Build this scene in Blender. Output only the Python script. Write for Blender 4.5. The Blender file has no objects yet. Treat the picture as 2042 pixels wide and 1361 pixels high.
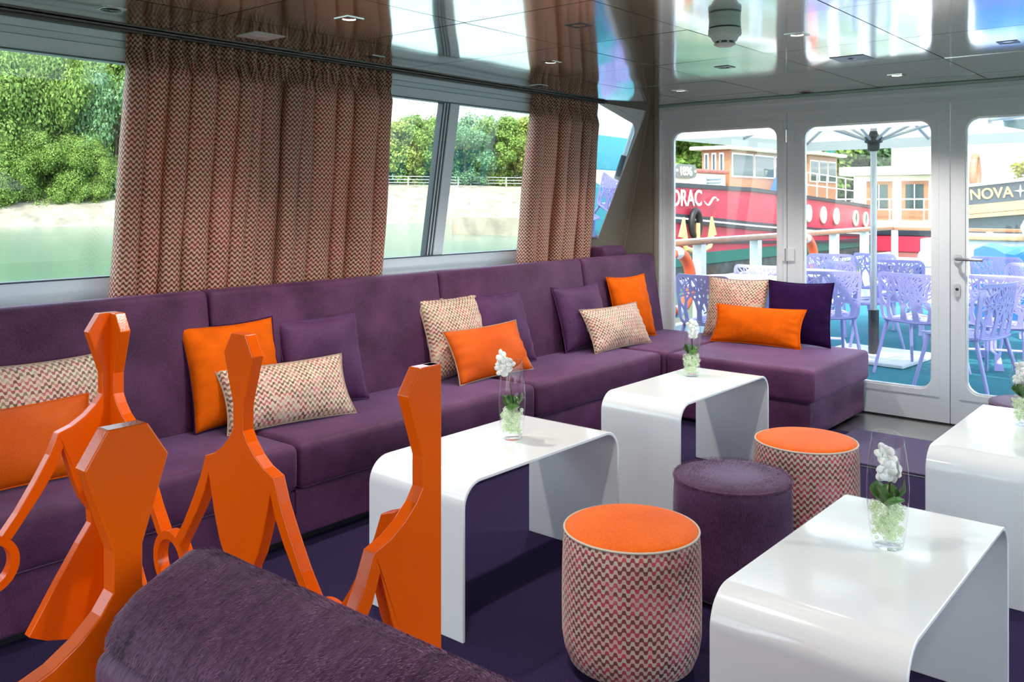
import bpy, bmesh, math, random
from mathutils import Vector, Matrix
from mathutils.geometry import tessellate_polygon
PI = math.pi
rnd = random.Random(7)
S = bpy.context.scene
COL = S.collection

# ------------------------------------------------------------------ camera
cam_d = bpy.data.cameras.new('camera'); cam = bpy.data.objects.new('camera', cam_d); COL.objects.link(cam)
cam.location = (0, 0, 1.38); cam.rotation_euler = (PI/2, 0, math.radians(39.8))
cam_d.sensor_width = 36; cam_d.lens = 36*1775/2042; cam_d.shift_y = -(680.5-403)/2042
cam_d.clip_start = .02; cam_d.clip_end = 600
S.camera = cam

# ------------------------------------------------------------------ sky, sun, exposure
W = bpy.data.worlds.new('sky'); S.world = W; W.use_nodes = True
wn = W.node_tree.nodes; wl = W.node_tree.links
bg = wn['Background']
sky = wn.new('ShaderNodeTexSky'); sky.sky_type = 'NISHITA'; sky.sun_disc = False
sky.sun_elevation = math.radians(48); sky.sun_rotation = math.radians(155); sky.dust_density = 2.5; sky.air_density = 1.0
hz = wn.new('ShaderNodeMix'); hz.data_type = 'RGBA'; hz.inputs[0].default_value = .5
sc_ = wn.new('ShaderNodeVectorMath'); sc_.operation = 'SCALE'; sc_.inputs['Scale'].default_value = .16
wl.new(sky.outputs[0], sc_.inputs[0]); wl.new(sc_.outputs[0], hz.inputs[6]); hz.inputs[7].default_value = (.80, .92, 1.0, 1)
wl.new(hz.outputs[2], bg.inputs[0]); bg.inputs[1].default_value = 2.4
sun_d = bpy.data.lights.new('sun', 'SUN'); sun = bpy.data.objects.new('sun', sun_d); COL.objects.link(sun)
sun_d.energy = 2.2; sun_d.angle = math.radians(1.0); sun_d.color = (1, .95, .86)
sun.rotation_euler = Vector((-.42, .80, -1.0)).to_track_quat('-Z', 'Y').to_euler()
S.view_settings.view_transform = 'Standard'; S.view_settings.look = 'None'
S.view_settings.gamma = 1; S.view_settings.use_curve_mapping = False
S.view_settings.exposure = 1.12
S.cycles.use_adaptive_sampling = True; S.cycles.adaptive_threshold = .03
S.cycles.max_bounces = 9; S.cycles.diffuse_bounces = 4; S.cycles.glossy_bounces = 5
S.cycles.transparent_max_bounces = 24; S.cycles.transmission_bounces = 8
S.cycles.sample_clamp_indirect = 6; S.cycles.caustics_reflective = False; S.cycles.caustics_refractive = False
S.cycles.use_denoising = True

# ------------------------------------------------------------------ helpers
def link(o, parent=None):
    COL.objects.link(o)
    if parent is not None: o.parent = parent
    return o
def tag(o, label=None, cat=None, group=None, kind=None):
    if label: o['label'] = label
    if cat: o['category'] = cat
    if group: o['group'] = group
    if kind: o['kind'] = kind
    return o
def empty(name, loc=(0, 0, 0), rz=0, **k):
    o = bpy.data.objects.new(name, None); o.empty_display_size = .1
    o.location = loc; o.rotation_euler = (0, 0, rz); COL.objects.link(o)
    return tag(o, **k)
def mesh_of(bm, name, mat, smooth=None):
    bmesh.ops.recalc_face_normals(bm, faces=bm.faces)
    me = bpy.data.meshes.new(name); bm.to_mesh(me); bm.free()
    if mat is not None: me.materials.append(mat)
    if smooth is not None:
        me.polygons.foreach_set('use_smooth', [True]*len(me.polygons))
        if smooth < 179: me.set_sharp_from_angle(angle=math.radians(smooth))
    return me
def obj(name, bm, mat, parent=None, smooth=None, loc=None, rot=None, **k):
    me = bm if isinstance(bm, bpy.types.Mesh) else mesh_of(bm, name, mat, smooth)
    o = bpy.data.objects.new(name, me); link(o, parent)
    if loc is not None: o.location = loc
    if rot is not None: o.rotation_euler = rot
    return tag(o, **k)
def box(bm, x0, x1, y0, y1, z0, z1):
    vs = [bm.verts.new(c) for c in ((x0,y0,z0),(x1,y0,z0),(x1,y1,z0),(x0,y1,z0),(x0,y0,z1),(x1,y0,z1),(x1,y1,z1),(x0,y1,z1))]
    for f in ((3,2,1,0),(4,5,6,7),(0,1,5,4),(1,2,6,5),(2,3,7,6),(3,0,4,7)): bm.faces.new([vs[i] for i in f])
    return vs
def bbox(x0, x1, y0, y1, z0, z1, bev=0, seg=2):
    bm = bmesh.new(); box(bm, x0, x1, y0, y1, z0, z1)
    if bev: bmesh.ops.bevel(bm, geom=list(bm.edges), offset=bev, segments=seg, profile=.5, affect='EDGES')
    return bm
def hexa(bm, pts):   # 8 points bottom ring then top ring
    vs = [bm.verts.new(p) for p in pts]
    for f in ((3,2,1,0),(4,5,6,7),(0,1,5,4),(1,2,6,5),(2,3,7,6),(3,0,4,7)): bm.faces.new([vs[i] for i in f])
def tube(bm, pts, r, n=8, cap=True):
    pts = [Vector(p) for p in pts]; rings = []
    rr = r if isinstance(r, (list, tuple)) else [r]*len(pts)
    up = None
    for i, p in enumerate(pts):
        t = (pts[min(i+1, len(pts)-1)] - pts[max(i-1, 0)]).normalized()
        if up is None: up = Vector((0,0,1)) if abs(t.z) < .9 else Vector((1,0,0))
        a = t.cross(up).normalized(); b = a.cross(t).normalized(); up = b
        rings.append([bm.verts.new(p + (a*math.cos(2*PI*k/n) + b*math.sin(2*PI*k/n))*rr[i]) for k in range(n)])
    for i in range(len(rings)-1):
        for k in range(n):
            bm.faces.new((rings[i][k], rings[i][(k+1) % n], rings[i+1][(k+1) % n], rings[i+1][k]))
    if cap:
        bm.faces.new(rings[0][::-1]); bm.faces.new(rings[-1])
def lathe(bm, prof, n=32, c=(0, 0, 0), cap=True, uv=False):
    rings = []
    for r, z in prof:
        rings.append([bm.verts.new((c[0]+r*math.cos(2*PI*k/n), c[1]+r*math.sin(2*PI*k/n), c[2]+z)) for k in range(n)])
    for i in range(len(rings)-1):
        for k in range(n):
            bm.faces.new((rings[i][k], rings[i][(k+1) % n], rings[i+1][(k+1) % n], rings[i+1][k]))
    if cap:
        bm.faces.new(rings[0][::-1]); bm.faces.new(rings[-1])
    return rings
def prism(bm, poly, fn, t0, t1):
    """extrude 2-D polygon; fn(a, b, t) -> 3-D point"""
    A = [bm.verts.new(fn(a, b, t0)) for a, b in poly]; B = [bm.verts.new(fn(a, b, t1)) for a, b in poly]
    n = len(poly)
    for i in range(n): bm.faces.new((A[i], A[(i+1) % n], B[(i+1) % n], B[i]))
    for tri in tessellate_polygon([[Vector((a, b, 0)) for a, b in poly]]):
        bm.faces.new([A[i] for i in tri][::-1]); bm.faces.new([B[i] for i in tri])
def rrect(x0, x1, z0, z1, r, n=8):
    """rounded rectangle loop and matching plain-rectangle parameter"""
    pts = []
    for cx, cz, a0 in ((x1-r, z1-r, 0), (x0+r, z1-r, PI/2), (x0+r, z0+r, PI), (x1-r, z0+r, 1.5*PI)):
        for k in range(n+1):
            a = a0 + PI/2*k/n
            pts.append((cx + r*math.cos(a), cz + r*math.sin(a)))
    return pts
def orect(X0, X1, Z0, Z1, x0, x1, z0, z1, r, n=8):
    """outer rectangle loop matched point by point with rrect"""
    pts = []
    for q in range(4):
        sx = X1 if q in (0, 3) else X0; sz = Z1 if q in (0, 1) else Z0
        ex = (x1-r) if q in (0, 3) else (x0+r); ez = (z1-r) if q in (0, 1) else (z0+r)
        for k in range(n+1):
            t = k/n
            if q in (0, 2):   # starts on the vertical side, ends on the horizontal side
                p = (sx, ez + (sz-ez)*min(1, 2*t)) if t <= .5 else (sx + (ex-sx)*(2*t-1), sz)
            else:
                p = (ex + (sx-ex)*min(1, 2*t), sz) if t <= .5 else (sx, sz + (ez-sz)*(2*t-1))
            pts.append(p)
    return pts
def holed(bm, O, I, fn, t0, t1):
    n = len(O)
    L = [[bm.verts.new(fn(a, b, t)) for a, b in P] for P in (O, I) for t in (t0, t1)]
    o0, o1, i0, i1 = L
    for k in range(n):
        j = (k+1) % n
        for q in ((o0[k], o0[j], i0[j], i0[k]), (o1[k], i1[k], i1[j], o1[j]), (i0[k], i0[j], i1[j], i1[k]), (o0[j], o0[k], o1[k], o1[j])):
            bm.faces.new(q)
    bmesh.ops.remove_doubles(bm, verts=bm.verts, dist=1e-6)
def copy_tree(o, parent=None):
    c = o.copy(); COL.objects.link(c); c.parent = parent
    for ch in list(o.children): copy_tree(ch, c)
    return c

# ------------------------------------------------------------------ materials
def new_mat(name):
    m = bpy.data.materials.new(name); m.use_nodes = True
    return m, m.node_tree.nodes, m.node_tree.links, m.node_tree.nodes['Principled BSDF']
def mat(name, col, rough=.5, metal=0, coat=0, noise=0, nscale=20, bump=0, bscale=60, sheen=0, sheen_col=None, stretch=None, spec=None, emit=None):
    m, N, L, P = new_mat(name)
    P.inputs['Base Color'].default_value = (*col, 1); P.inputs['Roughness'].default_value = rough; P.inputs['Metallic'].default_value = metal
    P.inputs['Coat Weight'].default_value = coat; P.inputs['Coat Roughness'].default_value = .04
    if spec is not None: P.inputs['Specular IOR Level'].default_value = spec
    if sheen:
        P.inputs['Sheen Weight'].default_value = sheen; P.inputs['Sheen Roughness'].default_value = .35
        P.inputs['Sheen Tint'].default_value = (*(sheen_col or col), 1)
    if emit:
        P.inputs['Emission Color'].default_value = (*emit[0], 1); P.inputs['Emission Strength'].default_value = emit[1]
    if noise or bump:
        tc = N.new('ShaderNodeTexCoord'); mp = N.new('ShaderNodeMapping'); L.new(tc.outputs['Object'], mp.inputs[0])
        if stretch: mp.inputs['Scale'].default_value = stretch
    if noise:
        nz = N.new('ShaderNodeTexNoise'); nz.inputs['Scale'].default_value = nscale; nz.inputs['Detail'].default_value = 5
        L.new(mp.outputs[0], nz.inputs[0])
        rp = N.new('ShaderNodeValToRGB'); rp.color_ramp.elements[0].position = .28; rp.color_ramp.elements[1].position = .72
        rp.color_ramp.elements[0].color = (*[c*(1-noise) for c in col], 1); rp.color_ramp.elements[1].color = (*[min(1, c*(1+noise)) for c in col], 1)
        L.new(nz.outputs[0], rp.inputs[0]); L.new(rp.outputs[0], P.inputs['Base Color'])
    if bump:
        nb = N.new('ShaderNodeTexNoise'); nb.inputs['Scale'].default_value = bscale; nb.inputs['Detail'].default_value = 4
        L.new(mp.outputs[0], nb.inputs[0])
        b = N.new('ShaderNodeBump'); b.inputs['Strength'].default_value = bump; b.inputs['Distance'].default_value = .01
        L.new(nb.outputs[0], b.inputs['Height']); L.new(b.outputs[0], P.inputs['Normal'])
    return m
def glass(name, tint=(1, 1, 1), refl=1.0, base=.0):
    """thin pane: transparent with Fresnel reflection"""
    m, N, L, P = new_mat(name); N.remove(P)
    out = N['Material Output']; tr = N.new('ShaderNodeBsdfTransparent'); gl = N.new('ShaderNodeBsdfGlossy'); mx = N.new('ShaderNodeMixShader')
    tr.inputs[0].default_value = (*tint, 1); gl.inputs['Roughness'].default_value = .01
    fr = N.new('ShaderNodeFresnel'); ge = N.new('ShaderNodeNewGeometry'); io = N.new('ShaderNodeMapRange')   # same index from both sides of the thin pane
    io.inputs[3].default_value = 1.45; io.inputs[4].default_value = 1/1.45; L.new(ge.outputs['Backfacing'], io.inputs[0]); L.new(io.outputs[0], fr.inputs[0])
    mu = N.new('ShaderNodeMath'); mu.operation = 'MULTIPLY_ADD'; mu.inputs[1].default_value = refl; mu.inputs[2].default_value = base
    L.new(fr.outputs[0], mu.inputs[0]); L.new(mu.outputs[0], mx.inputs[0]); L.new(tr.outputs[0], mx.inputs[1]); L.new(gl.outputs[0], mx.inputs[2])
    L.new(mx.outputs[0], out.inputs[0])
    return m
def hide_mat(name, c0, c1, sheen_col, sheen=.5, scale=(1, 1, 1), nscale=90, bump=.25, rough=.55, axis=(6, 6, 1)):
    """short-haired hide: streaky pile, soft cloudy tone, sheen"""
    m, N, L, P = new_mat(name)
    tc = N.new('ShaderNodeTexCoord')
    mp = N.new('ShaderNodeMapping'); mp.inputs['Scale'].default_value = axis; L.new(tc.outputs['Object'], mp.inputs[0])
    n1 = N.new('ShaderNodeTexNoise'); n1.inputs['Scale'].default_value = nscale; n1.inputs['Detail'].default_value = 4; L.new(mp.outputs[0], n1.inputs[0])
    n2 = N.new('ShaderNodeTexNoise'); n2.inputs['Scale'].default_value = 5; n2.inputs['Detail'].default_value = 6; L.new(tc.outputs['Object'], n2.inputs[0])
    ad = N.new('ShaderNodeMath'); ad.operation = 'ADD'; L.new(n1.outputs[0], ad.inputs[0]); L.new(n2.outputs[0], ad.inputs[1])
    rp = N.new('ShaderNodeValToRGB'); rp.color_ramp.elements[0].position = .0; rp.color_ramp.elements[1].position = 1
    h = N.new('ShaderNodeMapRange'); h.inputs[1].default_value = .7; h.inputs[2].default_value = 1.3; L.new(ad.outputs[0], h.inputs[0]); L.new(h.outputs[0], rp.inputs[0])
    rp.color_ramp.elements[0].color = (*c0, 1); rp.color_ramp.elements[1].color = (*c1, 1)
    L.new(rp.outputs[0], P.inputs['Base Color']); P.inputs['Roughness'].default_value = rough
    P.inputs['Sheen Weight'].default_value = sheen; P.inputs['Sheen Roughness'].default_value = .3; P.inputs['Sheen Tint'].default_value = (*sheen_col, 1)
    P.inputs['Specular IOR Level'].default_value = .22
    b = N.new('ShaderNodeBump'); b.inputs['Strength'].default_value = bump; b.inputs['Distance'].default_value = .004
    L.new(ad.outputs[0], b.inputs['Height']); L.new(b.outputs[0], P.inputs['Normal'])
    return m
def weave_mat(name, p, hrow, light, darks, sheen=.25, nsc=3.0, fade=None, transl=0):
    """woven two-tone pattern of interlocking trapezia, drawn in UV metres"""
    m, N, L, P = new_mat(name)
    def M(op, a, b=None, c=None):
        n = N.new('ShaderNodeMath'); n.operation = op
        for i, v in enumerate((a, b, c)):
            if v is None: continue
            if isinstance(v, (int, float)): n.inputs[i].default_value = v
            else: L.new(v, n.inputs[i])
        return n.outputs[0]
    uv = N.new('ShaderNodeUVMap'); sp = N.new('ShaderNodeSeparateXYZ'); L.new(uv.outputs[0], sp.inputs[0])
    vv = M('DIVIDE', sp.outputs[1], hrow); row = M('FLOOR', vv); t = M('FRACT', vv)
    odd = M('MULTIPLY', M('FLOORED_MODULO', row, 2.0), .5)
    fx = M('FRACT', M('ADD', M('DIVIDE', sp.outputs[0], p), odd))
    dist = M('ABSOLUTE', M('SUBTRACT', fx, .5))
    sg = M('SUBTRACT', 1.0, M('MULTIPLY', odd, 4.0))
    half = M('MULTIPLY_ADD', M('MULTIPLY', M('SUBTRACT', .5, t), sg), .15, .25)
    cell = M('FLOOR', M('ADD', M('MULTIPLY', M('ADD', M('DIVIDE', sp.outputs[0], p), odd), 1.0), 0.0))
    lcell = M('FLOOR', M('ADD', M('ADD', M('DIVIDE', sp.outputs[0], p), odd), .5))
    def rand(c, k):
        cv = N.new('ShaderNodeCombineXYZ'); L.new(c, cv.inputs[0]); L.new(row, cv.inputs[1]); cv.inputs[2].default_value = k
        w = N.new('ShaderNodeTexWhiteNoise'); L.new(cv.outputs[0], w.inputs[0]); return w.outputs[0]
    mask = M('LESS_THAN', dist, half)
    nz = N.new('ShaderNodeTexNoise'); nz.inputs['Scale'].default_value = nsc; nz.inputs['Detail'].default_value = 2; L.new(uv.outputs[0], nz.inputs[0])
    rp = N.new('ShaderNodeValToRGB'); L.new(M('ADD', nz.outputs[0], M('MULTIPLY_ADD', rand(cell, 1.0), .22, -.11)), rp.inputs[0])
    els = rp.color_ramp.elements
    while len(els) < len(darks): els.new(.5)
    for i, c in enumerate(darks):
        els[i].position = .3 + .4*i/(len(darks)-1); els[i].color = (*c, 1)
    mx = N.new('ShaderNodeMix'); mx.data_type = 'RGBA'; L.new(mask, mx.inputs[0]); L.new(rp.outputs[0], mx.inputs[7])
    ml = N.new('ShaderNodeMix'); ml.data_type = 'RGBA'; L.new(M('GREATER_THAN', rand(lcell, 7.0), .55), ml.inputs[0])
    ml.inputs[6].default_value = (*light, 1); ml.inputs[7].default_value = (light[0]*1.06, light[1]*.86, light[2]*.90, 1); L.new(ml.outputs[2], mx.inputs[6])
    L.new(mx.outputs[2], P.inputs['Base Color'])
    P.inputs['Roughness'].default_value = .5; P.inputs['Sheen Weight'].default_value = sheen; P.inputs['Sheen Tint'].default_value = (1, .9, .85, 1); P.inputs['Sheen Roughness'].default_value = .4
    th = N.new('ShaderNodeTexNoise'); th.inputs['Scale'].default_value = 900; L.new(uv.outputs[0], th.inputs[0])
    b = N.new('ShaderNodeBump'); b.inputs['Strength'].default_value = .25; b.inputs['Distance'].default_value = .001
    L.new(M('ADD', M('MULTIPLY', mask, .8), th.outputs[0]), b.inputs['Height']); L.new(b.outputs[0], P.inputs['Normal'])
    if transl:
        td = N.new('ShaderNodeBsdfTranslucent'); L.new(mx.outputs[2], td.inputs[0]); ms = N.new('ShaderNodeMixShader'); ms.inputs[0].default_value = transl
        L.new(P.outputs[0], ms.inputs[1]); L.new(td.outputs[0], ms.inputs[2]); L.new(ms.outputs[0], N['Material Output'].inputs[0])
    return m

PURPLE0, PURPLE1, LILAC = (.044, .010, .036), (.145, .047, .122), (.62, .40, .72)
M_sofa = hide_mat('purple_hide', PURPLE0, PURPLE1, LILAC, sheen=.22, axis=(5, 5, 1), nscale=110)
M_sofa_seat = hide_mat('purple_hide_seat', PURPLE0, PURPLE1, LILAC, sheen=.60, axis=(1, 5, 5), nscale=110)
M_fur = hide_mat('purple_long_hide', (.060, .018, .050), (.23, .10, .185), (.80, .60, .78), sheen=.35, axis=(6, 1.2, 1.2), nscale=60, bump=.5)
M_purple_cushion = hide_mat('purple_cushion_hide', (.045, .010, .045), (.128, .042, .13), LILAC, sheen=.30, axis=(5, 5, 1))
M_violet_velvet = mat('deep_violet_velvet', (.024, .004, .044), .8, sheen=.18, sheen_col=(.30, .10, .55), spec=.1, noise=.3, nscale=14, bump=.1, bscale=200)
M_orange_hide = hide_mat('orange_hide', (.66, .075, .0), (.86, .135, .0), (1, .5, .1), sheen=.06, axis=(2, 5, 5), nscale=90, bump=.2)
M_orange_velvet = mat('orange_velvet', (.80, .118, .0), .8, sheen=.10, sheen_col=(1, .45, .05), spec=.12, noise=.15, nscale=12, bump=.15, bscale=90)
M_weave_pouf = weave_mat('red_beige_weave', .0245, .0120, (.62, .53, .41), [(.62, .12, .17), (.58, .055, .10), (.17, .05, .04), (.30, .045, .05), (.66, .07, .10)], sheen=.35, nsc=6)
M_weave_cush = weave_mat('multicolour_weave', .0235, .0118, (.80, .68, .50), [(.62, .48, .32), (.60, .14, .14), (.18, .07, .05), (.42, .30, .16), (.62, .20, .22)], sheen=.3, nsc=5)
M_weave_curtain = weave_mat('curtain_weave', .0245, .0117, (.80, .56, .39), [(.36, .06, .065), (.22, .04, .03), (.18, .05, .02), (.33, .065, .065)], sheen=.25, nsc=2.5, transl=.35)
M_pip = mat('beige_piping', (.42, .29, .21), .7)
M_white = mat('white_solid_surface', (.86, .88, .88), .14, coat=.4)
M_orange_lacquer = mat('orange_lacquer', (.84, .105, .0), .20, coat=.15, spec=.30, bump=.03, bscale=250)
M_carpet = mat('indigo_carpet', (.034, .022, .070), .95, noise=.55, nscale=260, bump=.6, bscale=420, spec=.1)
M_mat = mat('purple_doormat', (.10, .075, .155), .95, noise=.5, nscale=320, bump=.6, bscale=420, sheen=.3, sheen_col=(.6, .5, .75))
M_black = mat('black_rubber', (.01, .01, .012), .5)
M_steel = mat('brushed_steel', (.62, .60, .57), .28, metal=1, noise=.12, nscale=60, stretch=(1, 30, 1))
M_chrome = mat('satin_chrome', (.42, .42, .43), .28, metal=1)
M_frame = mat('grey_lavender_paint', (.81, .84, .88), .35)
M_alu = mat('grey_aluminium_paint', (.72, .76, .79), .32)
M_alu_dark = mat('dark_gasket', (.05, .07, .08), .4)
M_brown = mat('brown_woven_wall_cloth', (.25, .21, .165), .8, noise=.35, nscale=90, stretch=(1, 1, 12), bump=.25, bscale=250)
M_glass = glass('window_glass', (.97, .99, .985), 1.0)
M_vase = glass('vase_glass', (.995, 1.0, .998), 1.0, .01)
M_mirror = mat('mirror_glass', (.93, .95, .95), .01, metal=1)
M_leaf = mat('orchid_leaf', (.055, .16, .020), .3, noise=.4, nscale=25)
M_stem = mat('orchid_stem', (.045, .05, .018), .5)
M_petal = mat('white_petal', (.92, .92, .88), .5)
M_spot_plate = mat('brushed_plate', (.55, .55, .52), .25, metal=1)
M_lamp = mat('lit_lamp', (1, 1, 1), .4, emit=((1, .86, .62), 9))
M_dark_plate = mat('dark_plate', (.06, .06, .065), .3, metal=.6)
M_plastic = mat('white_plastic', (.72, .72, .68), .4)
M_rail_dark = mat('dark_bronze', (.06, .05, .04), .35, metal=.6)

# polished ceiling metal: faint waviness in each panel
M_ceil, N, L, P = new_mat('polished_ceiling_metal')
P.inputs['Metallic'].default_value = 1; P.inputs['Base Color'].default_value = (.88, .88, .84, 1); P.inputs['Roughness'].default_value = .085
tc = N.new('ShaderNodeTexCoord'); ge = N.new('ShaderNodeNewGeometry')
nz = N.new('ShaderNodeTexNoise'); nz.inputs['Scale'].default_value = 2.2; nz.inputs['Detail'].default_value = 0; L.new(ge.outputs['Position'], nz.inputs[0])
b = N.new('ShaderNodeBump'); b.inputs['Strength'].default_value = .10; b.inputs['Distance'].default_value = .03
L.new(nz.outputs[0], b.inputs['Height']); L.new(b.outputs[0], P.inputs['Normal'])

# ================================================================== ROOM SHELL
XR, YB, YD, ZC = 2.1, -2.6, 5.96, 2.11     # right wall, back wall, door wall, ceiling
floor = obj('floor', bbox(-4.0, XR, YB, 5.40, -.12, 0), M_carpet, kind='structure')
obj('threshold_plate', bbox(-3.6, XR, 5.40, 6.02, -.12, -.001), M_steel, parent=floor)
obj('groove_strip', bbox(-1.95, XR, 4.725, 4.745, -.01, .003), M_black, parent=floor)
fm = obj('doormat', bbox(-1.85, .6, 4.76, 5.46, .0, .010, .004), M_mat, label='purple pile doormat let into the floor before the glass doors', cat='doormat')
# ceiling with separate polished panels
ceil = obj('ceiling', bbox(-3.72, XR, YB, 6.02, ZC+.02, ZC+.14), M_rail_dark, kind='structure')
gx = [-3.66, -3.10, -2.47, -1.84, -1.21, -.58, .05, .68, 1.31, XR]
gy = [YB, -1.75, -1.01, -.27, .47, 1.21, 1.95, 2.66, 3.37, 4.16, 4.88, 5.58, 5.95]
for i in range(len(gx)-1):
    for j in range(len(gy)-1):
        x0, x1, y0, y1 = gx[i]+.0026, gx[i+1]-.0026, gy[j]+.0026, gy[j+1]-.0026
        cx, cy = (x0+x1)/2, (y0+y1)/2
        bm = bmesh.new(); nn = 4
        ph = rnd.random()*6; am = .0011
        def cz(x, y):
            a = (x-x0)/(x1-x0); c = (y-y0)/(y1-y0)
            return am*math.sin(PI*a)*math.sin(PI*c)*math.sin(ph)
        g = [[bm.verts.new((x0+(x1-x0)*a/nn-cx, y0+(y1-y0)*c/nn-cy, cz(x0+(x1-x0)*a/nn, y0+(y1-y0)*c/nn))) for c in range(nn+1)] for a in range(nn+1)]
        for a in range(nn):
            for c in range(nn): bm.faces.new((g[a][c], g[a][c+1], g[a+1][c+1], g[a+1][c]))
        r = bmesh.ops.extrude_face_region(bm, geom=list(bm.faces))
        for v in r['geom']:
            if isinstance(v, bmesh.types.BMVert): v.co.z = .02
        obj('ceiling_panel', bm, M_ceil, parent=ceil, smooth=25, loc=(cx, cy, ZC), rot=(rnd.uniform(-1, 1)*.0022, rnd.uniform(-1, 1)*.0022, 0))

# ---- left wall, leaning inwards at the top
K = .165
def xw(z): return -3.70 - (1.99-z)*K
def lslab(bm, y0, y1, z0, z1, a, bth):     # slab in the leaning plane, from offset a (inside) to bth (outside)
    hexa(bm, [(xw(z0)+a, y0, z0), (xw(z0)+a, y1, z0), (xw(z0)-bth, y1, z0), (xw(z0)-bth, y0, z0),
              (xw(z1)+a, y0, z1), (xw(z1)+a, y1, z1), (xw(z1)-bth, y1, z1), (xw(z1)-bth, y0, z1)])
WZ0, WZ1 = 1.0, 2.03
bm = bmesh.new()
lslab(bm, YB, 5.96, -.12, WZ0, 0, .10); lslab(bm, YB, 5.96, WZ1, 2.16, 0, .10)
lslab(bm, YB, -1.9, WZ0, WZ1, 0, .10); lslab(bm, 2.56, 2.74, WZ0, WZ1, 0, .10); lslab(bm, 5.06, 5.96, WZ0, WZ1, 0, .10)
wl_ = obj('wall_left', bm, M_alu, kind='structure')
def left_window(n, y0, y1, mull):
    root = empty('window_%d' % n, (0, 0, 0), kind='structure')
    bm = bmesh.new()
    lslab(bm, y0, y1, WZ1-.055, WZ1, .022, .05); lslab(bm, y0, y1, WZ0, WZ0+.05, .022, .05)
    lslab(bm, y0, y0+.05, WZ0+.05, WZ1-.055, .022, .05); lslab(bm, y1-.05, y1, WZ0+.05, WZ1-.055, .022, .05)
    obj('window_frame', bm, M_alu, parent=root)
    bm = bmesh.new(); lslab(bm, y0+.05, y1-.05, WZ1-.062, WZ1-.055, .026, .03); lslab(bm, y0+.05, y1-.05, WZ0+.05, WZ0+.057, .026, .03)
    obj('gasket', bm, M_alu_dark, parent=root)
    ys = [y0+.05] + mull + [y1-.05]
    for i in range(len(ys)-1):
        bm = bmesh.new(); lslab(bm, ys[i], ys[i+1], WZ0+.05, WZ1-.055, -.010, .016); obj('pane', bm, M_glass, parent=root)
    for m in mull:
        bm = bmesh.new(); lslab(bm, m-.068, m-.008, WZ0+.052, WZ1-.057, .012, .03); obj('sash_gasket', bm, M_alu_dark, parent=root)
        bm = bmesh.new(); lslab(bm, m-.056, m-.048, WZ0+.052, WZ1-.057, .016, .0); lslab(bm, m-.030, m-.022, WZ0+.052, WZ1-.057, .016, .0)
        obj('sash_track', bm, M_alu, parent=root)
        bm = bmesh.new(); lslab(bm, m-.008, m+.070, WZ0+.052, WZ1-.057, .02, .03); obj('sash_stile', bm, M_alu, parent=root)
    return root
left_window(1, -1.9, 2.56, [.30])
left_window(2, 2.74, 5.06, [3.86])
# stepped head profiles above the windows
for k, (z0, z1, a) in enumerate(((2.034, 2.058, .010), (2.063, 2.092, .016))):
    bm = bmesh.new(); lslab(bm, YB, 5.06, z0, z1, a, 0); obj('trim_%d' % (k+1), bm, M_alu, kind='structure')
# sill ledge behind the sofa
obj('trim_3', bbox(-3.92, -3.645, YB, 5.93, .90, .955, .006), M_frame, kind='structure')
# curtain rail
cr = empty('curtain_rail', (-3.635, 0, 2.10), label='dark bronze curtain track running along the ceiling edge over the windows', cat='curtain rail')
obj('track', bbox(-.022, .018, YB+.02, 5.40, -.008, .008, .002), M_rail_dark, parent=cr)
obj('cover_strip', bbox(.020, .040, YB+.02, 5.40, -.0, .008, .001), M_rail_dark, parent=cr)

# ---- brown cloth pillar between window and doors, turned a little towards the room, with slanted mirror
def xp(y, z): return -4.979 + .214*z + .167*y
wb = bmesh.new()
hexa(wb, [(xp(5.31, .9), 5.31, .9), (xp(5.955, .9), 5.955, .9), (-3.98, 5.955, .9), (-3.98, 5.31, .9), (xp(5.31, 2.11), 5.31, 2.11), (xp(5.955, 2.11), 5.955, 2.11), (-3.80, 5.955, 2.11), (-3.80, 5.31, 2.11)])
pil = obj('wall_pillar', wb, M_brown, kind='structure')
obj('return_face', bbox(-4.0, -3.50, 5.90, 5.96, 0, 2.11), M_brown, parent=pil)
bm = bmesh.new(); tube(bm, [(-3.502, 5.915, 0), (-3.502, 5.915, 2.11)], .022, 12); obj('corner_bead', bm, M_brown, parent=pil, smooth=60)
bm = bmesh.new(); tube(bm, [(xp(5.9, .95)+.002, 5.898, .95), (xp(5.9, 2.1)+.002, 5.898, 2.1)], .0018, 6); obj('seam_bead', bm, mat('pale_seam', (.5, .42, .32), .6), parent=pil)
def pil_pt(y, z, t): return (xp(y, z)+t, y, z)
mir = empty('mirror', (xp(5.5, 1.1), 5.5, 1.1), label='slanted mirror pane on the brown pillar, reflecting the terrace', cat='mirror')
mp_ = [(5.325, 1.106), (5.575, 1.103), (5.856, 2.075), (5.325, 2.1)]
def rel(o, v): return (v[0]-o.location.x, v[1]-o.location.y, v[2]-o.location.z)
bm = bmesh.new(); prism(bm, mp_, lambda a, b_, t: rel(mir, pil_pt(a, b_, t)), .001, .006); obj('mirror_glass', bm, M_mirror, parent=mir)
bm = bmesh.new(); tube(bm, [rel(mir, pil_pt(*mp_[1], .005)), rel(mir, pil_pt(*mp_[2], .005))], .003, 6); obj('polished_edge', bm, M_white, parent=mir, smooth=60)

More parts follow.
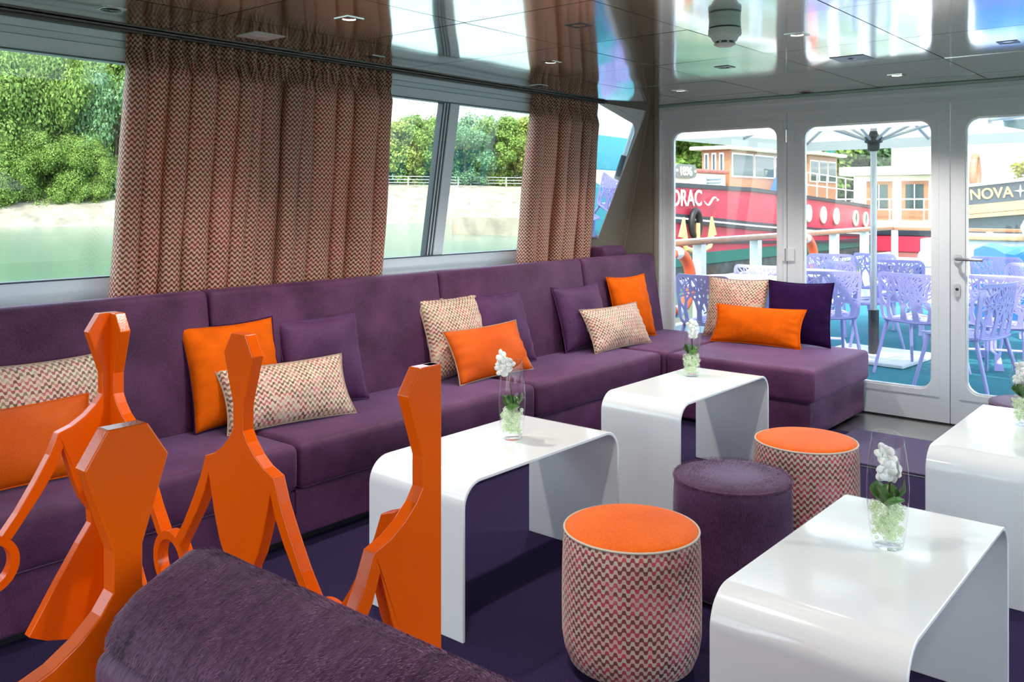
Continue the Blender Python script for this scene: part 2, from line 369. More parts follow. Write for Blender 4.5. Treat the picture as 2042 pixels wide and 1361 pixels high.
# ---- glazed door wall
def dfn(a, b_, t): return (a, t, b_)
wd = bmesh.new()
box(wd, -3.75, XR, 5.95, 6.03, 2.0005, 2.15)
wdo = obj('wall_front', wd, M_frame, kind='structure')
obj('door_head_moulding', bbox(-3.49, XR, 5.935, 5.952, 2.065, 2.10, .004), M_frame, parent=wdo)
obj('door_jamb', bbox(-3.50, -3.468, 5.93, 6.03, 0, 2.012, .004), M_frame, parent=wdo)
doors = []
obj('door_sill_seal', bbox(-3.46, XR, 5.965, 6.0, -.002, .010), M_black, parent=wdo)
def door(n, x0, x1, gl, handle=False, zz0=.010):
    root = empty('door_%d' % n, (0, 0, 0), kind='structure')
    g0, g1, gz0, gz1, r = gl
    bm = bmesh.new(); holed(bm, orect(x0, x1, zz0, 2.0, g0, g1, gz0, gz1, r), rrect(g0, g1, gz0, gz1, r), dfn, 5.958, 6.005)
    obj('door_leaf', bm, M_frame, parent=root, smooth=35)
    m_ = .035
    bm = bmesh.new(); holed(bm, orect(g0-m_, g1+m_, gz0-m_, gz1+m_, g0, g1, gz0, gz1, r), rrect(g0, g1, gz0, gz1, r), dfn, 5.953, 5.960)
    obj('glazing_bead', bm, M_frame, parent=root, smooth=35)
    bm = bmesh.new(); holed(bm, rrect(g0, g1, gz0, gz1, r), rrect(g0+.012, g1-.012, gz0+.012, gz1-.012, r-.012), dfn, 5.962, 5.99)
    obj('seal', bm, M_white, parent=root, smooth=35)
    bm = bmesh.new(); prism(bm, rrect(g0+.004, g1-.004, gz0+.004, gz1-.004, r-.004), dfn, 5.978, 5.984); obj('pane', bm, M_glass, parent=root)
    return root
d1 = door(1, -3.466, -2.487, (-3.385, -2.548, .20, 1.915, .085))
d2 = door(2, -2.481, -1.443, (-2.370, -1.540, .20, 1.902, .085))
d3 = door(3, -1.437, -.40, (-1.355, -.50, .20, 1.90, .085))
d4 = door(4, -.394, .64, (-.30, .55, .20, 1.90, .085))
d5 = door(5, .646, XR-.02, (.74, XR-.12, .20, 1.90, .085))
for zc in (1.835, 1.015, .25):
    h_ = bmesh.new(); box(h_, -2.515, -2.489, 5.944, 5.955, zc-.042, zc+.042); box(h_, -2.479, -2.430, 5.944, 5.955, zc-.042, zc+.042)
    ho = obj('hinge', h_, M_frame, parent=d2)
    bm = bmesh.new(); tube(bm, [(-2.485, 5.944, zc-.043), (-2.485, 5.944, zc+.043)], .0075, 10); obj('hinge_pin', bm, M_chrome, parent=ho, smooth=50)
bm = bmesh.new(); lathe(bm, [(.001, .0), (.026, 0), (.026, .010), (.001, .010)], 24); bmesh.ops.rotate(bm, verts=bm.verts, matrix=Matrix.Rotation(PI/2, 3, 'X'))
ha = obj('door_handle', bm, M_chrome, parent=d3, smooth=40, loc=(-1.395, 5.953, 1.03))
bm = bmesh.new(); tube(bm, [(0, -.008, 0), (0, -.045, 0), (.012, -.055, 0), (.14, -.055, 0), (.15, -.053, 0)], .0095, 12); obj('lever', bm, M_chrome, parent=ha, smooth=50)
bm = bmesh.new(); prism(bm, rrect(-.018, .018, -.04, .04, .017), lambda a, b_, t: (a, t, b_), -.008, 0)
ke = obj('lock_plate', bm, M_chrome, parent=d3, loc=(-1.398, 5.953, .835), smooth=30)
bm = bmesh.new(); lathe(bm, [(.0005, 0), (.009, 0), (.009, .005), (.0005, .005)], 16); bmesh.ops.rotate(bm, verts=bm.verts, matrix=Matrix.Rotation(PI/2, 3, 'X')); obj('key_cylinder', bm, M_black, parent=ke, loc=(0, -.008, .008))
# ---- right wall and back wall (out of frame, glazed like the rest)
def right_wall():
    root = empty('wall_right', (0, 0, 0), kind='structure')
    bm = bmesh.new(); box(bm, XR, XR+.1, YB, 6.03, -.12, .72); box(bm, XR, XR+.1, YB, 6.03, 2.02, 2.16)
    for y in (YB, -.3, 2.0, 4.2, 5.80): box(bm, XR, XR+.1, y, y+.16, .72, 2.02)
    obj('wall_body', bm, M_frame, parent=root)
    ys = [YB+.16, -.3, -.14, 2.0, 2.16, 4.2, 4.36, 5.80]
    for i in range(0, 8, 2): obj('pane', bbox(XR+.04, XR+.05, ys[i], ys[i+1], .72, 2.02), M_glass, parent=root)
    root = empty('wall_back', (0, 0, 0), kind='structure')
    bm = bmesh.new(); box(bm, -4.1, XR, YB-.1, YB, -.12, .25); box(bm, -4.1, XR, YB-.1, YB, 2.02, 2.16)
    for x in (-4.1, -2.1, -.5, 1.0, XR-.12): box(bm, x, x+.12, YB-.1, YB, .25, 2.02)
    obj('wall_body', bm, M_frame, parent=root)
    xs = [-3.98, -2.1, -1.98, -.5, -.38, 1.0, 1.12, XR-.12]
    for i in range(0, 8, 2): obj('pane', bbox(xs[i], xs[i+1], YB-.055, YB-.045, .25, 2.02), M_glass, parent=root)
right_wall()

# ---- ceiling fittings
def spot(x, y, lit, label):
    root = empty('downlight', (x, y, ZC), label=label, cat='ceiling lamp', group='square downlights in the ceiling')
    s = .042
    bm = bmesh.new(); holed(bm, orect(-s, s, -s, s, -.027, .027, -.027, .027, .0269), rrect(-.027, .027, -.027, .027, .0269), lambda a, b_, t: (a, b_, t), -.0022, .004)
    obj('bezel', bm, M_spot_plate if lit else M_dark_plate, parent=root)
    bm = bmesh.new(); lathe(bm, [(.026, -.001), (.022, .006), (.001, .008)], 20, cap=False); obj('lamp', bm, M_lamp if lit else M_dark_plate, parent=root, smooth=60)
    if lit:
        ld = bpy.data.lights.new('downlight_beam', 'SPOT'); lo = bpy.data.objects.new('downlight_beam', ld); link(lo, root)
        ld.energy = 34; ld.color = (1, .94, .86); ld.spot_size = math.radians(115); ld.spot_blend = .8; ld.shadow_soft_size = .03; lo.location = (0, 0, -.012)
for x, y, lit, lb in ((-2.77, 2.31, 1, 'lit square downlight in the ceiling before the wide curtain'), (-2.82, 3.70, 1, 'lit square downlight in the ceiling before the narrow curtain'),
                      (-2.88, 5.18, 1, 'lit square downlight farthest back, over the sofa corner'), (-1.53, 3.78, 1, 'lit square downlight near the smoke detector'),
                      (-1.58, 5.36, 1, 'lit square downlight above the glass double doors'), (-2.14, 3.00, 0, 'dark unlit square downlight between the two lit ones and the smoke detector'),
                      (-2.20, 4.44, 0, 'dark unlit square downlight in mid ceiling before the glass doors'), (-.86, 4.57, 0, 'dark unlit square downlight at the far right of the ceiling'),
                      (-1.5, 1.5, 1, 'lit square downlight above the orange figure railing'), (.3, 3.0, 1, 'lit square downlight right of the front white table'), (.3, 1.0, 1, 'lit square downlight over the near fur sofa')):
    spot(x, y, lit, lb)
pl = empty('ceiling_speaker', (-3.355, 2.30, ZC), label='white square speaker plate in the ceiling above the wide curtain', cat='speaker')
obj('plate', bbox(-.075, .075, -.075, .075, -.0035, 0, .001), M_plastic, parent=pl)
bm = bmesh.new(); lathe(bm, [(.001, -.007), (.03, -.006), (.034, -.003)], 24, cap=False); obj('grille', bm, M_plastic, parent=pl, smooth=60)
pl = empty('ceiling_sensor', (-1.565, 4.57, ZC), label='dark square sensor panel in the ceiling in front of the doors', cat='sensor')
obj('plate', bbox(-.085, .085, -.085, .085, -.0035, 0, .001), M_dark_plate, parent=pl)
bm = bmesh.new(); lathe(bm, [(.001, -.010), (.018, -.007), (.022, -.003)], 24, cap=False); obj('lens', bm, M_chrome, parent=pl, smooth=60)
for x, y, lb in ((-3.33, 1.62, 'small grey air vent in the ceiling left of the wide curtain'), (-3.40, 2.99, 'small grey air vent above the right end of the wide curtain'),
                 (-3.44, 4.39, 'small grey air vent above the narrow curtain'), (-2.29, 5.80, 'small grey air vent in the ceiling above the door hinges')):
    v_ = empty('air_vent', (x, y, ZC), label=lb, cat='vent', group='small round air vents in the ceiling')
    obj('plate', bbox(-.042, .042, -.042, .042, -.002, 0, .0008), M_spot_plate, parent=v_)
    for r in (.014, .024, .034):
        bm = bmesh.new(); tube(bm, [(r*math.cos(a*PI/10), r*math.sin(a*PI/10), -.0025) for a in range(21)], .002, 5, cap=False); obj('vent_ring', bm, M_dark_plate, parent=v_)
sd = empty('smoke_detector', (-1.635, 3.30, ZC), label='white round smoke detector hanging from the polished ceiling', cat='smoke detector')
bm = bmesh.new(); lathe(bm, [(.001, 0), (.062, 0), (.064, -.028), (.001, -.028)], 32); obj('base', bm, M_plastic, parent=sd, smooth=40)
bm = bmesh.new(); lathe(bm, [(.001, -.028), (.061, -.028), (.061, -.035), (.001, -.035)], 32); obj('black_ring', bm, M_black, parent=sd, smooth=40)
bm = bmesh.new(); lathe(bm, [(.001, -.035), (.065, -.035), (.066, -.056), (.063, -.062), (.055, -.062), (.054, -.070), (.047, -.082), (.042, -.085), (.001, -.085)], 32); bo = obj('body', bm, M_plastic, parent=sd, smooth=40)
bm = bmesh.new(); lathe(bm, [(.001, -.085), (.037, -.085), (.037, -.093), (.001, -.093)], 32); obj('slot', bm, M_black, parent=bo)
bm = bmesh.new(); lathe(bm, [(.001, -.093), (.042, -.093), (.043, -.097), (.030, -.104), (.001, -.106)], 32); obj('cap', bm, M_plastic, parent=bo, smooth=40)
for k in range(8):
    a = k*PI/4; bm = bmesh.new(); box(bm, .036, .042, -.004, .004, -.094, -.084); obj('rib', bm, M_plastic, parent=bo, rot=(0, 0, a))

# ================================================================== CURTAINS
def curtain(y0, y1, nf, label, seed, z0=.945, z1=2.104):
    r = random.Random(seed); wd_ = y1-y0
    root = empty('curtain', (-3.66, y0, z0), label=label, cat='curtain', group='patterned curtains at the windows')
    # uneven fold positions
    cuts = [0]
    for i in range(nf): cuts.append(cuts[-1] + r.uniform(.45, 1.55))
    cuts = [c/cuts[-1] for c in cuts]; amp = [r.uniform(.6, 1.25) for _ in range(nf)]; sw = [r.uniform(-1, 1) for _ in range(nf+1)]
    nu, nv = nf*18, 56
    bm = bmesh.new(); uvl = bm.loops.layers.uv.new('UVMap'); G = []; UV = {}
    for j in range(nv+1):
        t = j/nv; z = z0 + (z1-z0)*t; row = []; s = 0; prev = None
        head = max(0, min(1, (t-.86)/.08))
        for i in range(nu+1):
            u = i/nu
            k = max(q for q in range(nf) if cuts[q] <= u + 1e-9)
            f = (u-cuts[k])/(cuts[k+1]-cuts[k])
            c0 = cuts[k] + .012*sw[k]*math.sin(2.2*t+k)*(1-t); c1 = cuts[k+1] + (.012*sw[k+1]*math.sin(2.2*t+k+1)*(1-t) if k+1 < nf else 0)
            uu = c0 + (c1-c0)*f
            d = .088*amp[k]*(max(0, math.sin(PI*f))**.7)*(1-.80*head)*(.72+.28*(1-t))
            d += head*(.018*math.sin(u*nf*2*PI*1.7+seed) + .005*math.sin(u*nf*2*PI*4.1+z*40))
            d += .005*math.sin(9*t+4*u*nf)*(1-head)
            x = (xw(z)-xw(z1))*.60 + .010 + d
            y = wd_*uu - .020*math.sin(2*PI*f)*(1-head)*amp[k] - .03*(1-t)*(1-u)
            p = Vector((x, y, z-z0)); 
            if prev is not None: s += (p-prev).length
            prev = p; v = bm.verts.new(p); UV[v] = (s, z); row.append(v)
        # normalise arc length so the weave keeps going straight down
        Ls = UV[row[-1]][0]
        for v in row: UV[v] = (UV[v][0]/Ls, UV[v][1])
        G.append((row, Ls))
    Lm = sorted(g[1] for g in G)[len(G)//2]
    for v in UV: UV[v] = (UV[v][0]*Lm, UV[v][1])
    for j in range(nv):
        for i in range(nu):
            f = bm.faces.new((G[j][0][i], G[j][0][i+1], G[j+1][0][i+1], G[j+1][0][i])); f.smooth = True
            for lp in f.loops: lp[uvl].uv = UV[lp.vert]
    o = obj('drape', bm, M_weave_curtain, parent=root, smooth=180)
    so = o.modifiers.new('thickness', 'SOLIDIFY'); so.thickness = .003
    for k in range(nf*2):
        bm = bmesh.new(); tube(bm, [(-.012, wd_*(k+.5)/(nf*2), z1-z0-.012), (.0, wd_*(k+.5)/(nf*2), z1-z0+.006)], .003, 6); obj('hook', bm, M_rail_dark, parent=root)
curtain(1.845, 3.335, 14, 'wide red and beige woven curtain between the two windows behind the sofa', 3)
curtain(4.575, 5.335, 6, 'narrow red and beige woven curtain hanging beside the brown pillar', 8)

# ================================================================== CORNER SOFA
sofa = empty('corner_sofa', (-3.2, 2.5, 0), label='long purple hide corner sofa built in along the windows', cat='sofa')
SO = Vector((-3.2, 2.5, 0))
def soft(bm, loc):
    bmesh.ops.translate(bm, verts=bm.verts, vec=-SO); return bm
def pad(x0, x1, y0, y1, z0, z1, bev=.028, sag=.0):
    bm = bmesh.new()
    box(bm, x0, x1, y0, y1, z0, z1)
    bmesh.ops.bevel(bm, geom=list(bm.edges), offset=bev, segments=4, profile=.5, affect='EDGES')
    return bm
yj = [-.9, .62, 2.17, 3.68, 4.975]
for i in range(4):
    a, b_ = yj[i], yj[i+1]
    obj('seat_cushion', soft(pad(-3.46, -2.895, a+.003, b_-.003, .235, .42, .034), 0), M_sofa_seat, parent=sofa, smooth=60)
    obj('sofa_base', soft(pad(-3.46, -2.925, a+.002, b_-.002, .045, .232, .012), 0), M_sofa, parent=sofa, smooth=60)
obj('corner_seat', soft(pad(-3.46, -2.87, 4.978, 5.92, .235, .421, .030), 0), M_sofa_seat, parent=sofa, smooth=60)
obj('return_seat', soft(pad(-2.866, -1.915, 4.965, 5.93, .225, .42, .032), 0), M_sofa_seat, parent=sofa, smooth=60)
obj('return_base', soft(pad(-2.90, -1.945, 4.99, 5.915, .02, .222, .012), 0), M_sofa, parent=sofa, smooth=60)
obj('corner_base', soft(pad(-3.46, -2.90, 4.98, 5.915, .045, .232, .012), 0), M_sofa, parent=sofa, smooth=60)
for a, b_ in ((-.9, .62), (.62, 2.135), (2.135, 3.56), (3.56, 4.935), (4.935, 5.885)):
    bm = bmesh.new()
    hexa(bm, [(-3.385, a+.002, .30), (-3.385, b_-.002, .30), (-3.60, b_-.002, .30), (-3.60, a+.002, .30), (-3.495, a+.002, .995), (-3.495, b_-.002, .995), (-3.635, b_-.002, .985), (-3.635, a+.002, .985)])
    bmesh.ops.bevel(bm, geom=list(bm.edges), offset=.03, segments=4, profile=.5, affect='EDGES')
    obj('backrest', soft(bm, 0), M_sofa, parent=sofa, smooth=60)
obj('plinth', soft(bbox(-3.42, -2.99, -.9, 5.9, 0, .05), 0), M_black, parent=sofa)
bol = obj('bolster', pad(-3.74, -3.60, 5.36, 5.66, .957, 1.055, .03), M_sofa, smooth=60, label='small purple bolster on the ledge behind the sofa, below the mirror', cat='bolster')

# ================================================================== CUSHIONS
def cushion_mesh(w, h, t, matl, seed, n=24, conc=.075):
    r = random.Random(seed); bm = bmesh.new(); uvl = bm.loops.layers.uv.new('UVMap'); UV = {}
    fr = [r.uniform(0, 6) for _ in range(6)]
    sides = []
    for sgn in (1, -1):
        g = []
        for i in range(n+1):
            row = []
            for j in range(n+1):
                u = -1+2*i/n; v = -1+2*j/n
                x = w/2*u*(1-conc*(1-v*v)); z = h/2*v*(1-conc*(1-u*u))*1.0
                e = max(0, (1-u*u)*(1-v*v))
                y = -sgn*(t/2)*(e**.55)
                y += -sgn*.004*math.sin(4*u+fr[0])*math.sin(5*v+fr[1])*min(1, e*4)
                wr = (abs(u)**6+abs(v)**6)*min(1, e*6)*.006*math.sin(16*(u if abs(v) > abs(u) else v)+fr[2]); y += -sgn*wr
                vt = bm.verts.new((x, y, z+h/2)); UV[vt] = (x+.37*sgn+seed*.13, z); row.append(vt)
            g.append(row)
        sides.append(g)
        for i in range(n):
            for j in range(n):
                q = (g[i][j], g[i+1][j], g[i+1][j+1], g[i][j+1])
                f = bm.faces.new(q if sgn > 0 else q[::-1]); f.smooth = True
                for lp in f.loops: lp[uvl].uv = UV[lp.vert]
    bmesh.ops.remove_doubles(bm, verts=bm.verts, dist=1e-5)
    me = bpy.data.meshes.new('cushion_cover'); bm.to_mesh(me); bm.free(); me.materials.append(matl)
    edge = []
    for u, v in [(-1+2*i/n, -1) for i in range(n)] + [(1, -1+2*i/n) for i in range(n)] + [(1-2*i/n, 1) for i in range(n)] + [(-1, 1-2*i/n) for i in range(n)]:
        edge.append((w/2*u*(1-conc*(1-v*v)), 0, h/2*v*(1-conc*(1-u*u))+h/2))
    return me, edge
def cushion(px, py_, yaw, w, h, lean, t, matl, pip, label, seed, z=.421, roll=0):
    """px, py: middle of the bottom edge"""
    root = empty('cushion', (px, py_, z), label=label, cat='cushion', group='scatter cushions on the corner sofa')
    root.rotation_euler = (-math.radians(lean), math.radians(roll), math.radians(yaw))
    me, edge = cushion_mesh(w, h, t, matl, seed)
    obj('cover', me, None, parent=root)
    bm = bmesh.new(); tube(bm, edge+[edge[0]], .0035, 6, cap=False); obj('piping', bm, pip, parent=root, smooth=180)
    return root
def cu(P, Q, h, lean, t, matl, pip, label, seed, grow=1.04, roll=0):
    dx, dy = Q[0]-P[0], Q[1]-P[1]; w = math.hypot(dx, dy)*grow
    yaw = math.degrees(math.atan2(dy, dx))
    return cushion((P[0]+Q[0])/2, (P[1]+Q[1])/2, yaw, w, h, lean, t, matl, pip, label, seed, roll=roll)
cu((-3.33, 1.15), (-3.31, 1.60), .395, 14, .165, M_weave_cush, M_pip, 'patterned beige lumbar cushion at the far left, behind an orange one', 1, 1.25)
cu((-3.175, .93), (-3.16, 1.50), .285, 26, .16, M_orange_hide, M_orange_hide, 'orange hide lumbar cushion at the far left of the sofa', 2)
cu((-3.345, 1.985), (-3.325, 2.42), .455, 18, .165, M_orange_velvet, M_violet_velvet, 'square orange velvet cushion with violet back behind the long patterned cushion', 3)
cu((-3.37, 2.455), (-3.31, 2.875), .43, 16, .165, M_purple_cushion, M_purple_cushion, 'square purple cushion beside the square orange one at the sofa middle', 4, 1.04)
cu((-3.225, 2.065), (-3.135, 2.645), .285, 28, .16, M_weave_cush, M_pip, 'long patterned lumbar cushion in front of the orange and purple squares', 5)
cu((-3.345, 3.37), (-3.345, 3.86), .455, 18, .165, M_weave_cush, M_pip, 'square patterned cushion behind the orange lumbar cushion', 6, 1.0)
cu((-3.335, 3.76), (-3.325, 4.215), .44, 18, .165, M_purple_cushion, M_purple_cushion, 'square purple cushion behind the vase on the nearer left table', 7)
cu((-3.175, 3.40), (-3.175, 3.99), .30, 26, .16, M_orange_hide, M_pip, 'orange hide lumbar cushion with patterned edge in the middle of the sofa', 8)
cu((-3.335, 4.545), (-3.29, 4.99), .43, 18, .165, M_purple_cushion, M_purple_cushion, 'square purple cushion leaning near the far sofa corner', 9)
cu((-3.345, 5.16), (-3.30, 5.57), .45, 14, .15, M_orange_velvet, M_orange_velvet, 'square orange cushion in the far corner of the sofa', 10)
cu((-3.19, 4.66), (-3.16, 5.27), .295, 26, .16, M_weave_cush, M_pip, 'pink and beige patterned lumbar cushion near the far sofa corner', 11)
cu((-3.035, 5.80), (-2.585, 5.79), .43, 13, .15, M_weave_cush, M_pip, 'square patterned cushion leaning against the fixed door pane', 12)
cu((-2.555, 5.77), (-2.135, 5.81), .43, 12, .16, M_violet_velvet, M_violet_velvet, 'dark violet velvet square cushion against the glass door', 13)
cu((-2.872, 5.60), (-2.266, 5.63), .27, 24, .16, M_orange_velvet, M_orange_velvet, 'bright orange lumbar cushion on the sofa return before the doors', 14)

# ================================================================== WHITE TABLES
def table(x0, x1, y0, y1, label, h=.50):
    root = empty('side_table', ((x0+x1)/2, (y0+y1)/2, 0), label=label, cat='table', group='white waterfall tables')
    cx, cy = (x0+x1)/2, (y0+y1)/2; th = .012; R = .085
    def prof(off):
        r = R-off; pts = [(y0+off-cy, 0)]
        for k in range(11):
            a = PI - PI/2*k/10; pts.append((y0+R+r*math.cos(a)-cy, h-R+r*math.sin(a)))
        for k in range(11):
            a = PI/2 - PI/2*k/10; pts.append((y1-R+r*math.cos(a)-cy, h-R+r*math.sin(a)))
        pts.append((y1-off-cy, 0)); return pts
    O, I = prof(0), prof(th)
    bm = bmesh.new(); n = len(O)
    rows = [[bm.verts.new((x, a, b_)) for a, b_ in pr] for x in (x0-cx, x1-cx) for pr in (O, I)]
    o0, i0, o1, i1 = rows
    for k in range(n-1):
        for q in ((o0[k], o0[k+1], o1[k+1], o1[k]), (i0[k], i1[k], i1[k+1], i0[k+1]), (o0[k+1], o0[k], i0[k], i0[k+1]), (o1[k], o1[k+1], i1[k+1], i1[k])): bm.faces.new(q)
    for k in (0, n-1): bm.faces.new((o0[k], o1[k], i1[k], i0[k]))
    o = obj('table_shell', bm, M_white, parent=root, smooth=40)
    bv = o.modifiers.new('edge', 'BEVEL'); bv.width = .0025; bv.segments = 2; bv.limit_method = 'ANGLE'
    for yy in (y0+th/2-cy, y1-th/2-cy):
        for xx in (x0+.04-cx, x1-.04-cx):
            bm = bmesh.new(); lathe(bm, [(.005, 0), (.005, .003)], 10); obj('glide', bm, M_black, parent=root, loc=(xx, yy, -.0005))
table(-2.335, -1.895, 2.035, 2.925, 'low white waterfall table beside the orange figures, carrying a vase with blossom above the rim')
table(-2.315, -1.905, 3.42, 4.34, 'low white waterfall table in front of the sofa return')
table(-.945, -.520, 1.83, 2.775, 'nearest low white waterfall table at the lower right')
table(-.905, -.47, 3.40, 4.36, 'low white waterfall table at the right edge, near the door handle')

# ================================================================== POUFS
def pouf(x, y, label, top_mat, side_mat, R=.207, h=.42):
    root = empty('pouf', (x, y, 0), label=label, cat='pouf', group='round poufs between the tables')
    bm = bmesh.new(); uvl = bm.loops.layers.uv.new('UVMap'); n = 64
    prof = [(R-.050, .012), (R-.022, .03), (R-.008, .065), (R-.001, .11), (R, .20), (R-.001, .30), (R-.003, .36), (R-.006, h-.022), (R-.010, h-.012)]
    rings = lathe(bm, prof, n, cap=False)
    for f in bm.faces:
        ks = []
        for lp in f.loops:
            c = lp.vert.co; ks.append((math.atan2(c.y, c.x) % (2*PI), c.z))
        a0 = [k[0] for k in ks]
        for lp, (a, z) in zip(f.loops, ks):
            if max(a0)-min(a0) > PI and a < PI: a += 2*PI
            lp[uvl].uv = (a*54*.0245/(2*PI), z)
    obj('side_cover', bm, side_mat, parent=root, smooth=180)
    bm = bmesh.new(); lathe(bm, [(.0002, h+.004), (.05, h+.004), (.11, h+.002), (.165, h-.001), (.188, h-.004), (.197, h-.010), (.199, h-.016)], n, cap=False)
    obj('seat_top', bm, top_mat, parent=root, smooth=180)
    bm = bmesh.new(); tube(bm, [(.1995*math.cos(2*PI*k/64), .1995*math.sin(2*PI*k/64), h-.012) for k in range(65)], .0038, 6, cap=False); obj('piping', bm, side_mat, parent=root, smooth=180)
    bm = bmesh.new(); lathe(bm, [(.001, 0), (.15, 0), (.152, .014), (.001, .014)], 32); obj('foot_ring', bm, M_black, parent=root)
    return root
M_pouf_purple = hide_mat('purple_pouf_hide', (.045, .013, .042), (.13, .05, .12), (.78, .68, .88), sheen=.7, axis=(4, 4, 1), nscale=80, bump=.5)
M_orange_top = hide_mat('orange_pouf_hide', (.74, .090, .0), (.92, .165, .002), (1, .7, .4), sheen=.10, axis=(5, 1.5, 1), nscale=45, bump=.3)
pouf(-1.426, 2.267, 'round pouf with orange top and red patterned sides, nearest to the viewer', M_orange_top, M_weave_pouf)
p2 = pouf(-1.415, 2.913, 'round purple hide pouf between the two orange-topped ones', M_pouf_purple, M_pouf_purple)
pouf(-1.401, 3.552, 'round pouf with orange top and red patterned sides, behind the purple one', M_orange_top, M_weave_pouf)
pouf(-.80, 4.88, 'purple hide pouf half hidden behind the vase at the right edge', M_pouf_purple, M_pouf_purple)
# short hair standing up on the purple pouf
def hairs(pts, length, width, matl, parent, name='pile'):
    vs, fs = [], []
    for p, nrm, fl in pts:
        d = (nrm*.55 + fl).normalized()*length*rnd.uniform(.6, 1.2); s = d.cross(Vector((rnd.uniform(-1, 1), rnd.uniform(-1, 1), rnd.uniform(-1, 1)))).normalized()*width
        k = len(vs); vs += [p-s, p+s, p+d]; fs.append((k, k+1, k+2))
    me = bpy.data.meshes.new(name); me.from_pydata([tuple(v) for v in vs], [], fs); me.materials.append(matl)
    o = bpy.data.objects.new(name, me); link(o, parent); o['kind'] = 'stuff'; return o
M_hair = mat('purple_hair', (.20, .085, .155), .45, sheen=.15, sheen_col=(.85, .60, .80), noise=.75, nscale=16, stretch=(4.5, 1, 1))
pts = []
for _ in range(9000):
    r = .2*math.sqrt(rnd.random()); a = rnd.random()*2*PI
    fl = Vector((math.cos(a)*.4+.8, math.sin(a)*.4-.3, 0)); pts.append((Vector((r*math.cos(a), r*math.sin(a), .4205)), Vector((0, 0, 1)), fl))
for _ in range(5000):
    a = rnd.random()*2*PI; z = rnd.uniform(.40, .418); pts.append((Vector((.2*math.cos(a), .2*math.sin(a), z)), Vector((math.cos(a), math.sin(a), .3)), Vector((0, 0, -.4))))
hairs(pts, .009, .0004, M_hair, p2)

